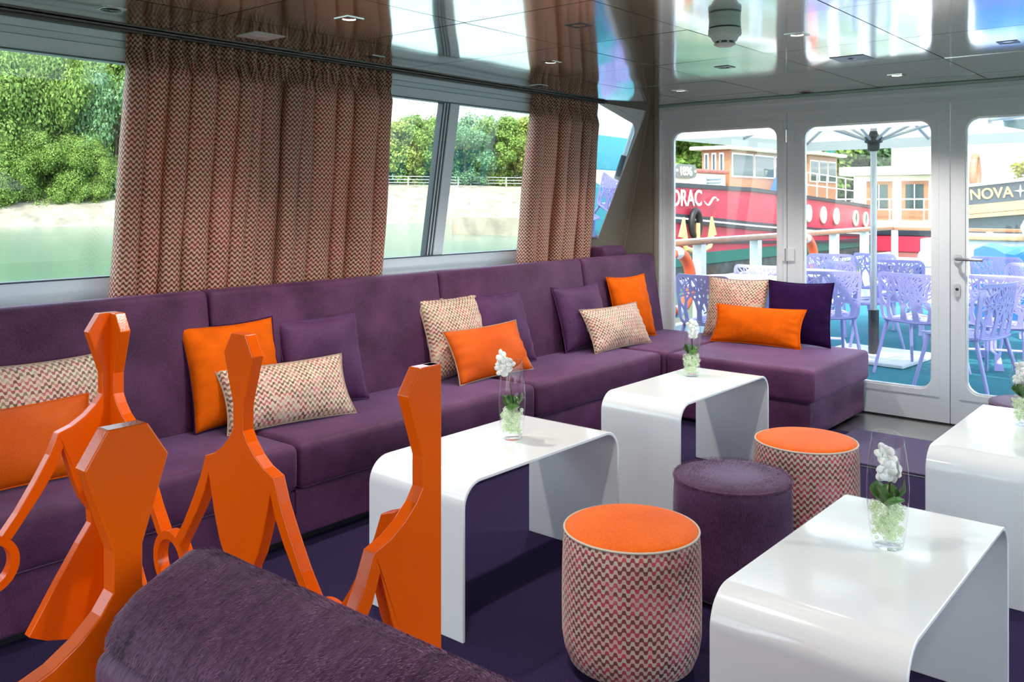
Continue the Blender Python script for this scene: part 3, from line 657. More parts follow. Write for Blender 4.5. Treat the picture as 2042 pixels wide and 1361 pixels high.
# ================================================================== VASES WITH ORCHIDS
def vase(x, y, label, seed, flower_h, flower_off, ofl, rz):
    r = random.Random(seed)
    root = empty('vase', (x, y, .5), rz, label=label, cat='vase', group='glass vases on the white tables')
    prof = [(.001, .002), (.032, .0), (.038, .006), (.043, .04), (.0495, .10), (.0515, .15), (.049, .20), (.0435, .245), (.039, .275)]
    n = 40; bm = bmesh.new(); rings = lathe(bm, prof, n, cap=False)
    for i, rg in enumerate(rings):
        if prof[i][1] > .2:
            for v in rg: v.co.z += (v.co.x/.039)*.016*((prof[i][1]-.2)/.075)
    obj('glass_wall', bm, M_vase, parent=root, smooth=180)
    bm = bmesh.new(); lathe(bm, [(.001, .012), (.030, .012), (.036, .016), (.036, .017), (.001, .017)], n, cap=False); obj('glass_foot', bm, M_vase, parent=root, smooth=60)
    bm = bmesh.new(); tube(bm, [(v.x, v.y, v.z) for v in [Vector((.039*math.cos(2*PI*k/n), .039*math.sin(2*PI*k/n), .275+.016*math.cos(2*PI*k/n))) for k in range(n+1)]], .0013, 6, cap=False)
    obj('rim', bm, M_vase, parent=root, smooth=180)
    # gel beads
    bm = bmesh.new(); k = 0
    while k < 230:
        z = r.uniform(.022, .108); R = .034 + (z*.10)
        a = r.random()*2*PI; q = R*math.sqrt(r.random())*.98
        bmesh.ops.create_icosphere(bm, subdivisions=1, radius=r.uniform(.0055, .0075), matrix=Matrix.Translation((q*math.cos(a), q*math.sin(a), z))); k += 1
    be = obj('gel_beads', bm, M_bead, smooth=180, loc=(x, y, .5), label='clear green gel beads filling the ' + label.split(' with ')[0].replace('tall ', ''), cat='beads', kind='stuff')
    # orchid
    oc = empty('orchid', (x, y, .61), 0, label=ofl, cat='flower', group='white orchids in the vases')
    fx, fy = flower_off
    bm = bmesh.new(); tube(bm, [(0, 0, -.03), (.003, .004, .03), (fx*.4, fy*.4, flower_h*.7), (fx*.8, fy*.8, flower_h*.95), (fx, fy, flower_h)], [.003, .0028, .0024, .0022, .002], 8); obj('stem', bm, M_stem, parent=oc, smooth=60)
    for q, (az, ln, el) in enumerate(((.4, .105, .9), (2.6, .098, .75), (4.3, .085, 1.1), (5.5, .09, .6), (1.6, .07, 1.2))):
        bm = bmesh.new(); m_ = 10; L_, R_ = [], []
        for i in range(m_+1):
            t = i/m_; wv = .025*math.sin(PI*min(1, t*.93+.05))**.8
            bx = ln*t*math.cos(el)*(1-.0*t); bz = ln*t*math.sin(el) - .014*t*t
            mx_ = min(.040, bx)
            c = Vector((mx_*math.cos(az), mx_*math.sin(az), bz-.01)); sd_ = Vector((-math.sin(az), math.cos(az), .0))
            L_.append(bm.verts.new(c+sd_*wv+Vector((0, 0, .004)))); R_.append(bm.verts.new(c-sd_*wv+Vector((0, 0, .004))))
            if i == 0: Mid = []
            Mid.append(bm.verts.new(c))
        for i in range(m_):
            bm.faces.new((L_[i], L_[i+1], Mid[i+1], Mid[i])); bm.faces.new((Mid[i], Mid[i+1], R_[i+1], R_[i]))
        lo = obj('leaf', bm, M_leaf, parent=oc, smooth=180); sm = lo.modifiers.new('thickness', 'SOLIDIFY'); sm.thickness = .0016
    for q in range(6):
        o_ = Vector((r.uniform(-.030, .030), r.uniform(-.026, .026), r.uniform(-.026, .026)))
        bm = bmesh.new()
        for pz in range(5):
            a = pz*2*PI/5 + r.uniform(-.1, .1); ln = .021 if pz % 2 else .024; wd_ = .011 if pz in (1, 4) else .008
            ring = [bm.verts.new(Vector((ln*(.12+.88*(.5-.5*math.cos(PI*i/6)))*math.cos(a) - sgn*wd_*math.sin(PI*i/6)*math.sin(a), -.004*math.sin(PI*i/6)-.006*i/6, ln*(.12+.88*(.5-.5*math.cos(PI*i/6)))*math.sin(a) + sgn*wd_*math.sin(PI*i/6)*math.cos(a)))) for sgn, rg in ((1, range(7)), (-1, range(5, 0, -1))) for i in rg]
            bm.faces.new(ring)
        bmesh.ops.create_icosphere(bm, subdivisions=1, radius=.005, matrix=Matrix.Translation((0, -.005, -.002)))
        bl = obj('blossom', bm, M_petal, parent=oc, smooth=180)
        bl.scale = (1.3, 1.3, 1.3); bl.location = Vector((fx, fy, flower_h)) + o_; bl.rotation_euler = (r.uniform(-.5, .5), r.uniform(-1, 1), r.uniform(-.9, 1.1))
        s_ = bl.modifiers.new('thickness', 'SOLIDIFY'); s_.thickness = .001
m, N, L, P = new_mat('green_gel'); M_bead = m
P.inputs['Base Color'].default_value = (.90, .97, .80, 1); P.inputs['Roughness'].default_value = .05; P.inputs['Specular IOR Level'].default_value = .8
tr = N.new('ShaderNodeBsdfTransparent'); tr.inputs[0].default_value = (.97, 1.0, .93, 1); mx = N.new('ShaderNodeMixShader'); lw = N.new('ShaderNodeLayerWeight'); lw.inputs[0].default_value = .35
mr = N.new('ShaderNodeMapRange'); mr.inputs[3].default_value = .16; mr.inputs[4].default_value = .85; L.new(lw.outputs['Facing'], mr.inputs[0])
L.new(mr.outputs[0], mx.inputs[0]); L.new(tr.outputs[0], mx.inputs[1]); L.new(P.outputs[0], mx.inputs[2]); L.new(mx.outputs[0], N['Material Output'].inputs[0])
vase(-2.118, 2.542, 'tall glass vase with blossom above its rim on the table beside the orange figures', 1, .172, (-.026, -.020), 'white orchid whose blossom leans out over the vase rim', 1.2)
vase(-2.184, 4.04, 'tall glass vase with an orchid on the table before the sofa return', 2, .125, (0, .004), 'white orchid upright inside the vase before the sofa return', 2.4)
vase(-.718, 2.361, 'large glass vase with an orchid on the nearest white table', 3, .105, (.010, .008), 'white orchid with drooping blossom inside the nearest vase', 2.2)
vase(-.694, 3.99, 'glass vase with an orchid cut by the right picture edge', 4, .09, (.005, .0), 'white orchid in the vase at the right edge', 2.0)

# ================================================================== ORANGE FIGURE RAILING
half = [(.024, 1.12), (.050, 1.079), (.0175, .98), (.0175, .932), (.032, .911), (.056, .889), (.085, .871), (.118, .860),
        (.136, .815), (.166, .762), (.203, .703), (.236, .660), (.215, .650), (.180, .697), (.147, .742), (.120, .787), (.106, .826),
        (.099, .80), (.085, .75), (.066, .70), (.046, .668), (.044, .638), (.072, .598), (.122, .520), (.180, .425), (.140, .403), (.095, .389), (.060, .383),
        (.052, .20), (.042, .035), (.012, .035), (.012, .352)]
HALF_R = [(0, 1.12)] + half + [(0, .352)]
FULL = half + [(-a, b_) for a, b_ in half[::-1]]
rail = empty('figure_railing', (-1.5, 1.0, 0), label='orange lacquered railing of flat human figures holding hands', cat='railing')
RO = Vector((-1.5, 1.0, 0)); T = .025
def fig(parts, name='figure'):
    bm = bmesh.new()
    for poly, fn, t0, t1 in parts: prism(bm, poly, lambda a, b_, t, fn=fn: Vector(fn(a, b_, t))-RO, t0, t1)
    o = obj(name, bm, M_orange_lacquer, parent=rail)
    bv = o.modifiers.new('edge', 'BEVEL'); bv.width = .0018; bv.segments = 2; bv.limit_method = 'ANGLE'; bv.angle_limit = math.radians(40)
    return o
def planeY(cx): return lambda a, b_, t: (cx+a, 1.0+t, b_)
def planeX(x, cy): return lambda a, b_, t: (x+t, cy+a, b_)
def neg(p): return [(-a, b_) for a, b_ in p][::-1]
fig([(FULL, planeY(-1.535), 0, T)])                                             # middle figure of the back row
EXT = [(-T+.001, 1.12)] + half + [(-T+.001, .352)]; CUT = [(.003, 1.12)] + half + [(.003, .352)]
fig([(HALF_R, planeY(-2.06), 0, T), (neg(EXT), planeX(-2.06, 1.0), -T, 0)])   # inner corner figure
fig([(neg(CUT), planeY(-1.0), 0, T), (neg(EXT), planeX(-1.0, 1.0), -T, 0)])  # outer corner figure
fig([(FULL, planeX(-1.0, .507), -T, 0)])                                         # near figure
fig([(FULL, planeX(-2.06, .475), -T, 0)])
def ring(fn):
    bm = bmesh.new(); n = 36; ro, ri = .064, .046
    O = [(ro*math.cos(2*PI*k/n), .605+ro*math.sin(2*PI*k/n)) for k in range(n)]; I = [(ri*math.cos(2*PI*k/n), .605+ri*math.sin(2*PI*k/n)) for k in range(n)]
    holed(bm, O, I, lambda a, b_, t: Vector(fn(a, b_, t))-RO, 0, T); obj('hand_ring', bm, M_orange_lacquer, parent=rail, smooth=35)
for cx in (-1.797, -1.267): ring(planeY(cx))
for x, cy in ((-1.0-T, .757), (-1.0-T, .243), (-2.06-T, .738)): ring(planeX(x, cy))
bm = bmesh.new()
for bx in ((-2.09, -.99, .985, 1.04), (-1.045, -.985, .0, .985), (-2.105, -2.045, .0, .985)): box(bm, bx[0], bx[1], bx[2], bx[3], 0, .036)
bmesh.ops.translate(bm, verts=bm.verts, vec=-RO); obj('floor_rail', bm, M_orange_lacquer, parent=rail)

# ================================================================== NEAR FUR SOFA
ns = empty('fur_sofa', (-.1, .8, 0), label='purple fur high-backed sofa seen from behind in the lower left foreground', cat='sofa')
NO = Vector((-.1, .8, 0)); X0, X1 = -.950, .75
prof = [(.618, .905), (.609, .938), (.594, .961), (.576, .974), (.556, .979), (.524, .967), (.487, .951), (.464, .933), (.454, .914), (.452, .905)]
def loft(stations, prof, c):
    bm = bmesh.new(); rows = []
    for x, s in stations: rows.append([bm.verts.new(Vector((x, c[0]+(a-c[0])*s, c[1]+(b_-c[1])*s))-NO) for a, b_ in prof])
    for i in range(len(rows)-1):
        for k in range(len(prof)-1): bm.faces.new((rows[i][k], rows[i][k+1], rows[i+1][k+1], rows[i+1][k]))
    for i in range(len(rows)-1): bm.faces.new((rows[i][-1], rows[i][0], rows[i+1][0], rows[i+1][-1]))
    bm.faces.new(rows[0]); bm.faces.new(rows[-1][::-1]); return bm
roll = obj('back_roll', loft([(X0, .93), (X0+.005, .97), (X0+.014, 1), (X0+.035, 1), (X1-.035, 1), (X1-.01, .95), (X1, .8)], prof, (.535, .905)), M_fur, parent=ns, smooth=180)
obj('back_panel', (lambda bm: (bmesh.ops.translate(bm, verts=bm.verts, vec=-NO), bm)[1])(bbox(X0-.004, X1+.004, .440, .630, .10, .903, .02, 4)), M_fur, parent=ns, smooth=60)
obj('seat', (lambda bm: (bmesh.ops.translate(bm, verts=bm.verts, vec=-NO), bm)[1])(bbox(X0, X1, .635, 1.25, .24, .43, .03, 4)), M_fur, parent=ns, smooth=60)
obj('sofa_base', (lambda bm: (bmesh.ops.translate(bm, verts=bm.verts, vec=-NO), bm)[1])(bbox(X0+.02, X1-.02, .635, 1.22, .08, .236, .01)), M_fur, parent=ns)
for x in (X0+.06, X1-.06):
    for y in (.49, 1.17):
        bm = bmesh.new(); lathe(bm, [(.02, 0), (.025, .10)], 12); obj('leg', bm, M_chrome, parent=ns, loc=Vector((x, y, 0))-NO, smooth=40)
pts = []
for _ in range(60000):
    k = rnd.uniform(0, len(prof)-1.001); i = int(k); f = k-i
    a = Vector((0, *prof[i])); b_ = Vector((0, *prof[i+1])); p = a.lerp(b_, f); tg = (b_-a).normalized(); nrm = Vector((0, -tg.z, tg.y))
    if nrm.dot(p-Vector((0, .535, .905))) < 0: nrm = -nrm
    x = rnd.uniform(X0+.01, -.1)
    pts.append((Vector((x, p.y, p.z))-NO+nrm*.0005, nrm, tg*1.2+Vector((rnd.uniform(-.35, .15), 0, 0))))
for _ in range(4000):
    t_ = rnd.uniform(0, 1); k = rnd.uniform(0, len(prof)-1.001); i = int(k)
    p = Vector((0, *prof[i])).lerp(Vector((0, *prof[i+1])), k-i); s = .94+.05*t_
    pts.append((Vector((X0+.002+.014*t_, .535+(p.y-.535)*s, .905+(p.z-.905)*s))-NO, Vector((-1, 0, .1)), Vector((-.1, -.3, -.3))))
hairs(pts, .0048, .0003, M_hair, ns, 'fur_pile')
pts = []
for _ in range(16000):
    x = rnd.uniform(X0+.02, -.25); z = rnd.uniform(.70, .88)
    pts.append((Vector((x, .4395, z))-NO, Vector((0, -1, 0)), Vector((rnd.uniform(-.3, .1), 0, -1.3))))
hairs(pts, .0048, .0003, M_hair, ns, 'fur_pile')

# ================================================================== TERRACE
M_deck = mat('turquoise_deck_carpet', (.022, .20, .26), .95, noise=.25, nscale=120, bump=.5, bscale=200)
M_lilac = mat('lilac_powder_coat', (.40, .37, .72), .45)
M_top = mat('white_table_top', (.86, .86, .88), .35)
M_canvas = mat('white_canvas', (.80, .80, .80), .8)
def canvas(name, c, k):
    m, N, L, P = new_mat(name); P.inputs['Base Color'].default_value = (*c, 1); P.inputs['Roughness'].default_value = .8
    td = N.new('ShaderNodeBsdfTranslucent'); td.inputs[0].default_value = (*c, 1); ms = N.new('ShaderNodeMixShader'); ms.inputs[0].default_value = k
    L.new(P.outputs[0], ms.inputs[1]); L.new(td.outputs[0], ms.inputs[2]); L.new(ms.outputs[0], N['Material Output'].inputs[0]); return m
M_canvas_transl = canvas('translucent_white_canvas', (.85, .84, .80), .5)  # parasol cloth: one even warm white, partly translucent
M_canvas_grey = mat('pale_grey_canvas', (.58, .58, .60), .8)
M_grey_metal = mat('grey_umbrella_metal', (.45, .47, .48), .4, metal=.5)
M_wood = mat('varnished_wood', (.36, .16, .08), .4, noise=.3, nscale=8, stretch=(1, 1, 10))
M_wood_light = mat('pale_timber', (.62, .36, .16), .5, noise=.2, nscale=8)
M_paint = mat('white_paint', (.80, .82, .84), .4)
M_buoy = mat('orange_lifebuoy', (.85, .13, .04), .5)
terr = obj('terrace_floor', bbox(-4.32, 3.2, 6.03, 14.2, -.30, -.004), M_deck, kind='structure')
obj('deck_edge', bbox(-4.40, -4.32, 6.03, 14.2, -.30, .18, .01), M_paint, parent=terr)
# deck railing
rl = empty('deck_railing', (-4.30, 10, 0), label='white terrace railing with wooden handrail in front of the red barge', cat='railing')
def rloc(bm): bmesh.ops.translate(bm, verts=bm.verts, vec=(4.30, -10, 0)); return bm
obj('handrail', rloc(bbox(-4.36, -4.22, 6.1, 14.2, .955, 1.005, .012, 3)), M_wood, parent=rl, smooth=50)
obj('handrail_cap', rloc(bbox(-4.355, -4.225, 6.1, 14.2, 1.004, 1.012, .003)), M_paint, parent=rl)
obj('lower_rail', rloc(bbox(-4.31, -4.27, 6.1, 14.2, .575, .615, .006)), M_paint, parent=rl)
for y in (6.75, 8.10, 9.42, 11.85, 13.05): obj('post', rloc(bbox(-4.34, -4.24, y-.055, y+.055, .18, .96, .006)), M_paint, parent=rl)
r2 = empty('end_railing', (-1, 14.15, 0), label='white railing closing the far end of the terrace', cat='railing')
obj('top_bar', bbox(-3.2, 4.0, -.03, .03, .95, 1.0, .01), M_wood, parent=r2); obj('lower_bar', bbox(-3.2, 4.0, -.02, .02, .5, .54, .004), M_paint, parent=r2)
for x in (-3.2, -1.9, -.6, .7, 2.0, 3.3): obj('post', bbox(x-.04, x+.04, -.04, .04, -.3, .95, .004), M_paint, parent=r2)
def lifebuoy(loc, rot, label):
    root = empty('lifebuoy', loc, label=label, cat='lifebuoy', group='lifebuoys on the terrace railing'); root.rotation_euler = rot
    bm = bmesh.new(); tube(bm, [(.28*math.cos(2*PI*k/32), .28*math.sin(2*PI*k/32), 0) for k in range(33)], .055, 10, cap=False); obj('ring_body', bm, M_buoy, parent=root, smooth=180)
    for q in range(4):
        a0 = q*PI/2; bm = bmesh.new(); tube(bm, [(.28*math.cos(a0+i*.07), .28*math.sin(a0+i*.07), 0) for i in range(-3, 4)], .058, 10, cap=False); obj('white_band', bm, M_paint, parent=root, smooth=180)
lifebuoy((-4.19, 10.6, .66), (PI/2, 0, PI/2), 'orange lifebuoy hanging on the terrace railing behind the chairs')
lifebuoy((-4.19, 7.45, .62), (PI/2, 0, PI/2), 'orange lifebuoy on the near part of the terrace railing, seen in the mirror')
# lilac chairs with branch cut-outs
def chair_proto():
    r = random.Random(5)
    root = empty('terrace_chair', (0, 0, 0))
    def surf(u, v, back):            # u across -1..1, v 0..1
        if back:
            x = .245*u*(1-.04*(1-v)); z = .43 + .38*v; y = .20 + .085*v - .055*u*u*(.35+.65*v)
        else:
            x = .235*u*(.93+.07*v); y = -.23 + .43*v; z = .445 - .018*(1-u*u) - .02*v + (.0 if v < .85 else .12*(v-.85))
        return Vector((x, y, z))
    def seg(bm, p, q, w, back, w2=None):
        p, q = Vector((*p, 0)), Vector((*q, 0)); d = (q-p)
        if d.length < 1e-4: return
        # widths in metres converted to the panel's own units
        w2 = w2 or w; m_ = max(1, int(d.length/.25)); th = .006; prev = None
        for i in range(m_+1):
            c = p.lerp(q, i/m_); ww = w + (w2-w)*i/m_
            sx, sy = -d.y*.38, d.x*.245
            ln = math.hypot(sx, sy); nx, ny = sx/ln*ww/.245, sy/ln*ww/.40
            a = surf(c.x+nx, c.y+ny, back); b_ = surf(c.x-nx, c.y-ny, back)
            off = Vector((0, th, 0)) if back else Vector((0, 0, -th))
            cur = [bm.verts.new(v) for v in (a-off, b_-off, b_+off, a+off)]
            if prev:
                for k in range(4): bm.faces.new((prev[k], prev[(k+1) % 4], cur[(k+1) % 4], cur[k]))
            else: bm.faces.new(cur[::-1])
            prev = cur
        bm.faces.new(prev)
    for back in (True, False):
        bm = bmesh.new()
        # rim
        R = rrect(-.97, .97, .0, .985, .16 if back else .12, 5)
        for i in range(len(R)): seg(bm, R[i], R[(i+1) % len(R)], .015, back)
        # trunks and twigs
        def grow(p, a, ln, w, dep):
            if dep == 0 or ln < .04:      # the last twig runs on to the rim
                dx, dy = math.sin(a)*1.25, math.cos(a)
                ts = [((.96 if dx > 0 else -.96)-p[0])/dx if abs(dx) > 1e-3 else 9, ((.97 if dy > 0 else .02)-p[1])/dy if abs(dy) > 1e-3 else 9]
                t_ = max(0, min(ts)); seg(bm, p, (p[0]+dx*t_, p[1]+dy*t_), w, back, w*.8); return
            q = (p[0]+math.sin(a)*ln*1.25, p[1]+math.cos(a)*ln)
            cl = (max(-.96, min(.96, q[0])), max(.02, min(.97, q[1])))
            seg(bm, p, cl, w, back, w*.72)
            if cl != q: return
            grow(q, a-r.uniform(.3, .75), ln*r.uniform(.72, .95), w*.66, dep-1); grow(q, a+r.uniform(.25, .7), ln*r.uniform(.72, .95), w*.66, dep-1)
        for x0, a, w in ((-.74, -.16, .022), (-.30, .12, .030), (.16, -.08, .028), (.66, .14, .024)): grow((x0, .01), a, .25, w, 4)
        for k in range(7): seg(bm, (r.uniform(-.9, .9), r.uniform(.15, .5)), (r.uniform(-.95, .95), r.uniform(.5, .95)), .0045, back)
        obj('back_shell' if back else 'seat_shell', bm, M_lilac, parent=root)
    for sx in (-1, 1):
        for fy, ty in ((-.27, -.17), (.29, .17)):
            bm = bmesh.new(); tube(bm, [(sx*.245, fy, 0), (sx*.20, ty, .425)], [.012, .015], 10); obj('leg', bm, M_lilac, parent=root, smooth=50)
    bm = bmesh.new(); tube(bm, [(-.2, -.17, .422), (-.2, .17, .422), (.2, .17, .422), (.2, -.17, .422), (-.2, -.17, .422)], .010, 8); obj('under_frame', bm, M_lilac, parent=root, smooth=50)
    return root
chp = chair_proto()
CH = [(-3.25, 6.45, 175, 'lilac branch-pattern chair just outside the fixed pane, left of the cushions'), (-3.40, 7.75, 185, 'lilac chair behind the patterned cushion, near the terrace railing'),
      (-2.78, 7.42, 215, 'lilac chair behind the dark violet cushion, turned to the left'), (-2.88, 8.72, 140, 'lilac chair just left of the umbrella pole'),
      (-2.72, 9.25, 195, 'lilac chair just right of the umbrella pole, second row'), (-2.05, 7.62, 165, 'lilac chair at the right edge of the middle pane'),
      (-3.47, 9.35, 10, 'lilac chair at the far table left of the umbrella'), (-3.15, 10.25, 170, 'lilac chair far behind the umbrella pole'),
      (-2.75, 10.75, 0, 'lilac chair at the far white table, facing the doors'), (-1.48, 7.75, 170, 'large lilac chair behind the door handle pane, nearest on the right'),
      (-2.02, 9.30, 100, 'lilac chair left of the table behind the lever handle'), (-2.02, 10.45, 175, 'lilac chair far off behind the lever handle'),
      (-1.50, 9.05, 5, 'lilac chair across the table behind the right door'), (-1.58, 6.98, 255, 'lilac chair seen sideways beside the door edge'),
      (-1.0, 10.4, 185, 'lilac chair at the far right of the terrace')]
for i, (x, y, a, lb) in enumerate(CH):
    o = chp if i == 0 else copy_tree(chp)
    o.location = (x, y, 0); o.rotation_euler = (0, 0, math.radians(a))
    tag(o, lb, 'chair', 'lilac chairs on the terrace')
def ttable_proto():
    root = empty('terrace_table', (0, 0, 0))
    bm = bmesh.new(); lathe(bm, [(.001, .705), (.37, .705), (.395, .712), (.40, .722), (.395, .732), (.001, .734)], 40); obj('table_top', bm, M_top, parent=root, smooth=40)
    for k in range(4):
        a = k*PI/2+.4; c, s = math.cos(a), math.sin(a)
        bm = bmesh.new(); tube(bm, [(.03*c, .03*s, .70), (.035*c, .035*s, .12)], .014, 8); obj('column', bm, M_lilac, parent=root, smooth=50)
        bm = bmesh.new(); hexa(bm, [(.33*c-.035*-s, .33*s-.035*c, 0), (.33*c+.035*-s, .33*s+.035*c, 0), (.31*c+.035*-s, .31*s+.035*c, 0), (.31*c-.035*-s, .31*s-.035*c, 0),
                                    (.275*c-.02*-s, .275*s-.02*c, .125), (.275*c+.02*-s, .275*s+.02*c, .125), (.25*c+.02*-s, .25*s+.02*c, .125), (.25*c-.02*-s, .25*s-.02*c, .125)])
        tube(bm, [(.02*c, .02*s, .122), (.272*c, .272*s, .118)], .012, 8); obj('foot', bm, M_lilac, parent=root)
    return root
tp = ttable_proto()
for i, (x, y, lb) in enumerate(((-3.15, 8.15, 'round white table behind the violet cushion, left of the umbrella'), (-2.75, 10.05, 'round white table farther back, right of the umbrella pole'),
                              (-1.72, 8.42, 'round white table behind the door handle'), (-3.35, 7.10, 'round white table just outside the fixed pane'), (-1.25, 9.9, 'round white table at the far right of the terrace'))):
    o = tp if i == 0 else copy_tree(tp); o.location = (x, y, 0); tag(o, lb, 'table', 'round white terrace tables')
# umbrellas
def umbrella(x, y, label, hs=2.0, zh=1.93):
    root = empty('parasol', (x, y, 0), -.09, label=label, cat='parasol', group='white parasols over the terrace')
    obj('base_plate', bbox(-.42, .42, -.42, .42, 0, .03, .006), M_paint, parent=root)
    bm = bmesh.new(); tube(bm, [(0, 0, .03), (0, 0, .42)], .045, 16); obj('base_sleeve', bm, M_dark_plate, parent=root, smooth=50)
    bm = bmesh.new(); tube(bm, [(0, 0, .42), (0, 0, 2.49)], .028, 16); obj('pole', bm, M_grey_metal, parent=root, smooth=50)
    bm = bmesh.new(); lathe(bm, [(.03, zh-.10), (.05, zh-.09), (.052, zh-.03), (.075, zh-.02), (.075, zh+.03), (.04, zh+.05), (.03, zh+.08)], 16); hub = obj('hub', bm, M_black, parent=root, smooth=40)
    zt, ze = 2.50, 1.99
    for k in range(8):
        a = k*PI/4; c, s = math.cos(a), math.sin(a); L_ = hs*(1 if k % 2 == 0 else 1.38)
        # square canopy: corner ribs longer
        bm = bmesh.new(); tube(bm, [(.05*c, .05*s, zt-.06), (L_*c, L_*s, ze+.02)], .014, 8)
        rb = obj('rib', bm, M_grey_metal, parent=root, smooth=50)
        bm = bmesh.new(); tube(bm, [(.06*c, .06*s, zh), (L_*.52*c, L_*.52*s, zt-.06+(ze-zt+.08)*.52-.012)], .012, 8); obj('strut', bm, M_grey_metal, parent=rb, smooth=50)
        bm = bmesh.new(); box(bm, L_*.52*c-.02, L_*.52*c+.02, L_*.52*s-.02, L_*.52*s+.02, zt-.06+(ze-zt+.08)*.52-.05, zt-.06+(ze-zt+.08)*.52+.01); obj('joint', bm, M_black, parent=rb)
    cn = [(hs*(1 if k % 2 == 0 else 1.38)*math.cos(k*PI/4), hs*(1 if k % 2 == 0 else 1.38)*math.sin(k*PI/4), ze+.04) for k in range(8)]
    bm = bmesh.new(); ap = bm.verts.new((0, 0, zt+.03)); rg = [bm.verts.new(c) for c in cn]
    for k in range(8): bm.faces.new((ap, rg[k], rg[(k+1) % 8]))
    ca = obj('canopy', bm, M_canvas_transl, parent=root); ca.modifiers.new('thickness', 'SOLIDIFY').thickness = .004
    bm = bmesh.new(); lo_ = [bm.verts.new((c[0], c[1], c[2]-.10)) for c in cn]; hi_ = [bm.verts.new(c) for c in cn]
    for k in range(8): bm.faces.new((lo_[k], lo_[(k+1) % 8], hi_[(k+1) % 8], hi_[k]))
    va = obj('valance', bm, M_canvas_transl, parent=root); va.modifiers.new('thickness', 'SOLIDIFY').thickness = .003
umbrella(-2.60, 8.15, 'white square parasol with grey pole in the middle of the terrace', 1.30)
umbrella(.75, 9.4, 'white square parasol at the right of the terrace', 1.55)
# glazed awning seen at the top of the right door
aw = empty('glass_awning', (-.85, 7.6, -.11), label='blue-grey glass awning with white frame above the right door', cat='awning')
bm = bmesh.new(); hexa(bm, [(-.75, -.35, 2.10), (1.4, -.35, 2.10), (1.4, .55, 2.30), (-.55, .55, 2.30), (-.75, -.35, 2.112), (1.4, -.35, 2.112), (1.4, .55, 2.312), (-.55, .55, 2.312)])
obj('pane', bm, mat('blue_grey_glass', (.16, .24, .34), .12), parent=aw)
for p, q in (((-.75, -.35, 2.10), (1.4, -.35, 2.10)), ((-.75, -.35, 2.10), (-.55, .55, 2.30)), ((.3, -.35, 2.10), (.3, .55, 2.30)), ((-.55, .55, 2.30), (1.4, .55, 2.30)), ((-.7, -.3, 2.10), (-.2, -1.55, 2.02))):
    bm = bmesh.new(); tube(bm, [p, q], .022, 8); obj('frame_bar', bm, M_paint, parent=aw, smooth=50)
# storage at the end of the terrace
pb = empty('planter_counter', (-3.0, 13.2, 0), label='white service counter with timber top at the end of the terrace', cat='counter')
obj('body', bbox(-.5, 1.1, -.3, .3, 0, .88, .02), M_paint, parent=pb); obj('timber_top', bbox(-.1, 1.2, -.4, .4, .882, .95, .02), M_wood_light, parent=pb)
wbx = obj('storage_box', bbox(-2.0, .6, 12.4, 13.3, 0, .98, .03), M_paint, label='large white storage box at the right end of the terrace', cat='box')
tb = empty('tarp_bench', (-2.05, 11.6, 0), label='stack of furniture under a bright blue tarpaulin', cat='tarpaulin')
bm = bmesh.new(); g = [[bm.verts.new((-.42+.84*i/8, -.35+.7*j/6, .86+.05*math.sin(i*1.3+j)*math.cos(j*.9)-(.03 if i in (0, 8) or j in (0, 6) else 0))) for j in range(7)] for i in range(9)]
for i in range(8):
    for j in range(6): bm.faces.new((g[i][j], g[i+1][j], g[i+1][j+1], g[i][j+1]))
ed = [e for e in bm.edges if e.is_boundary]; r_ = bmesh.ops.extrude_edge_only(bm, edges=ed)
for v in r_['geom']:
    if isinstance(v, bmesh.types.BMVert): v.co.x *= 1.08; v.co.y *= 1.08; v.co.z = .05+.03*math.sin(v.co.x*20)
obj('tarpaulin', bm, mat('blue_tarp', (.02, .16, .55), .4), parent=tb)
for q in range(6):
    obj('folded_cushion', bbox(-.24, .24, -.2, .2, 0, .05, .02, 3), M_canvas, smooth=60, loc=(-1.75+.02*rnd.uniform(-1, 1), 12.6, .982+.052*q), rot=(0, 0, rnd.uniform(-.15, .15)),
        label=('lowest', 'second lowest', 'third', 'fourth', 'second highest', 'topmost')[q]+' white folded seat cushion in the pile on the storage box', cat='cushion', group='folded cushions on the white box')
for x, lb in ((-2.0, 'white cloth bag left of the folded cushion pile'), (-1.25, 'white cloth bag right of the folded cushion pile')):
    bm = bmesh.new(); lathe(bm, [(.001, 0), (.24, 0), (.25, .08), (.20, .22), (.10, .36), (.03, .44), (.05, .47), (.001, .48)], 14)
    for v in bm.verts: v.co.x *= 1+.08*math.sin(v.co.z*14); v.co.y *= .8
    obj('cloth_bag', bm, M_canvas, smooth=60, loc=(x, 12.75, .981), label=lb, cat='bag')

# ================================================================== RIVER, BANK, TREES, BARGES
ZW = -.80
M_water = mat('green_river_water', (.10, .19, .13), .16, bump=1.0, bscale=1.1, stretch=(1, .5, 1), spec=.6)
bm = bmesh.new(); vs = [bm.verts.new(c) for c in ((-260, -160, ZW), (120, -160, ZW), (120, 300, ZW), (-260, 300, ZW))]; bm.faces.new(vs)
obj('river_water', bm, M_water, label='green river water around the boat', cat='water', kind='stuff')
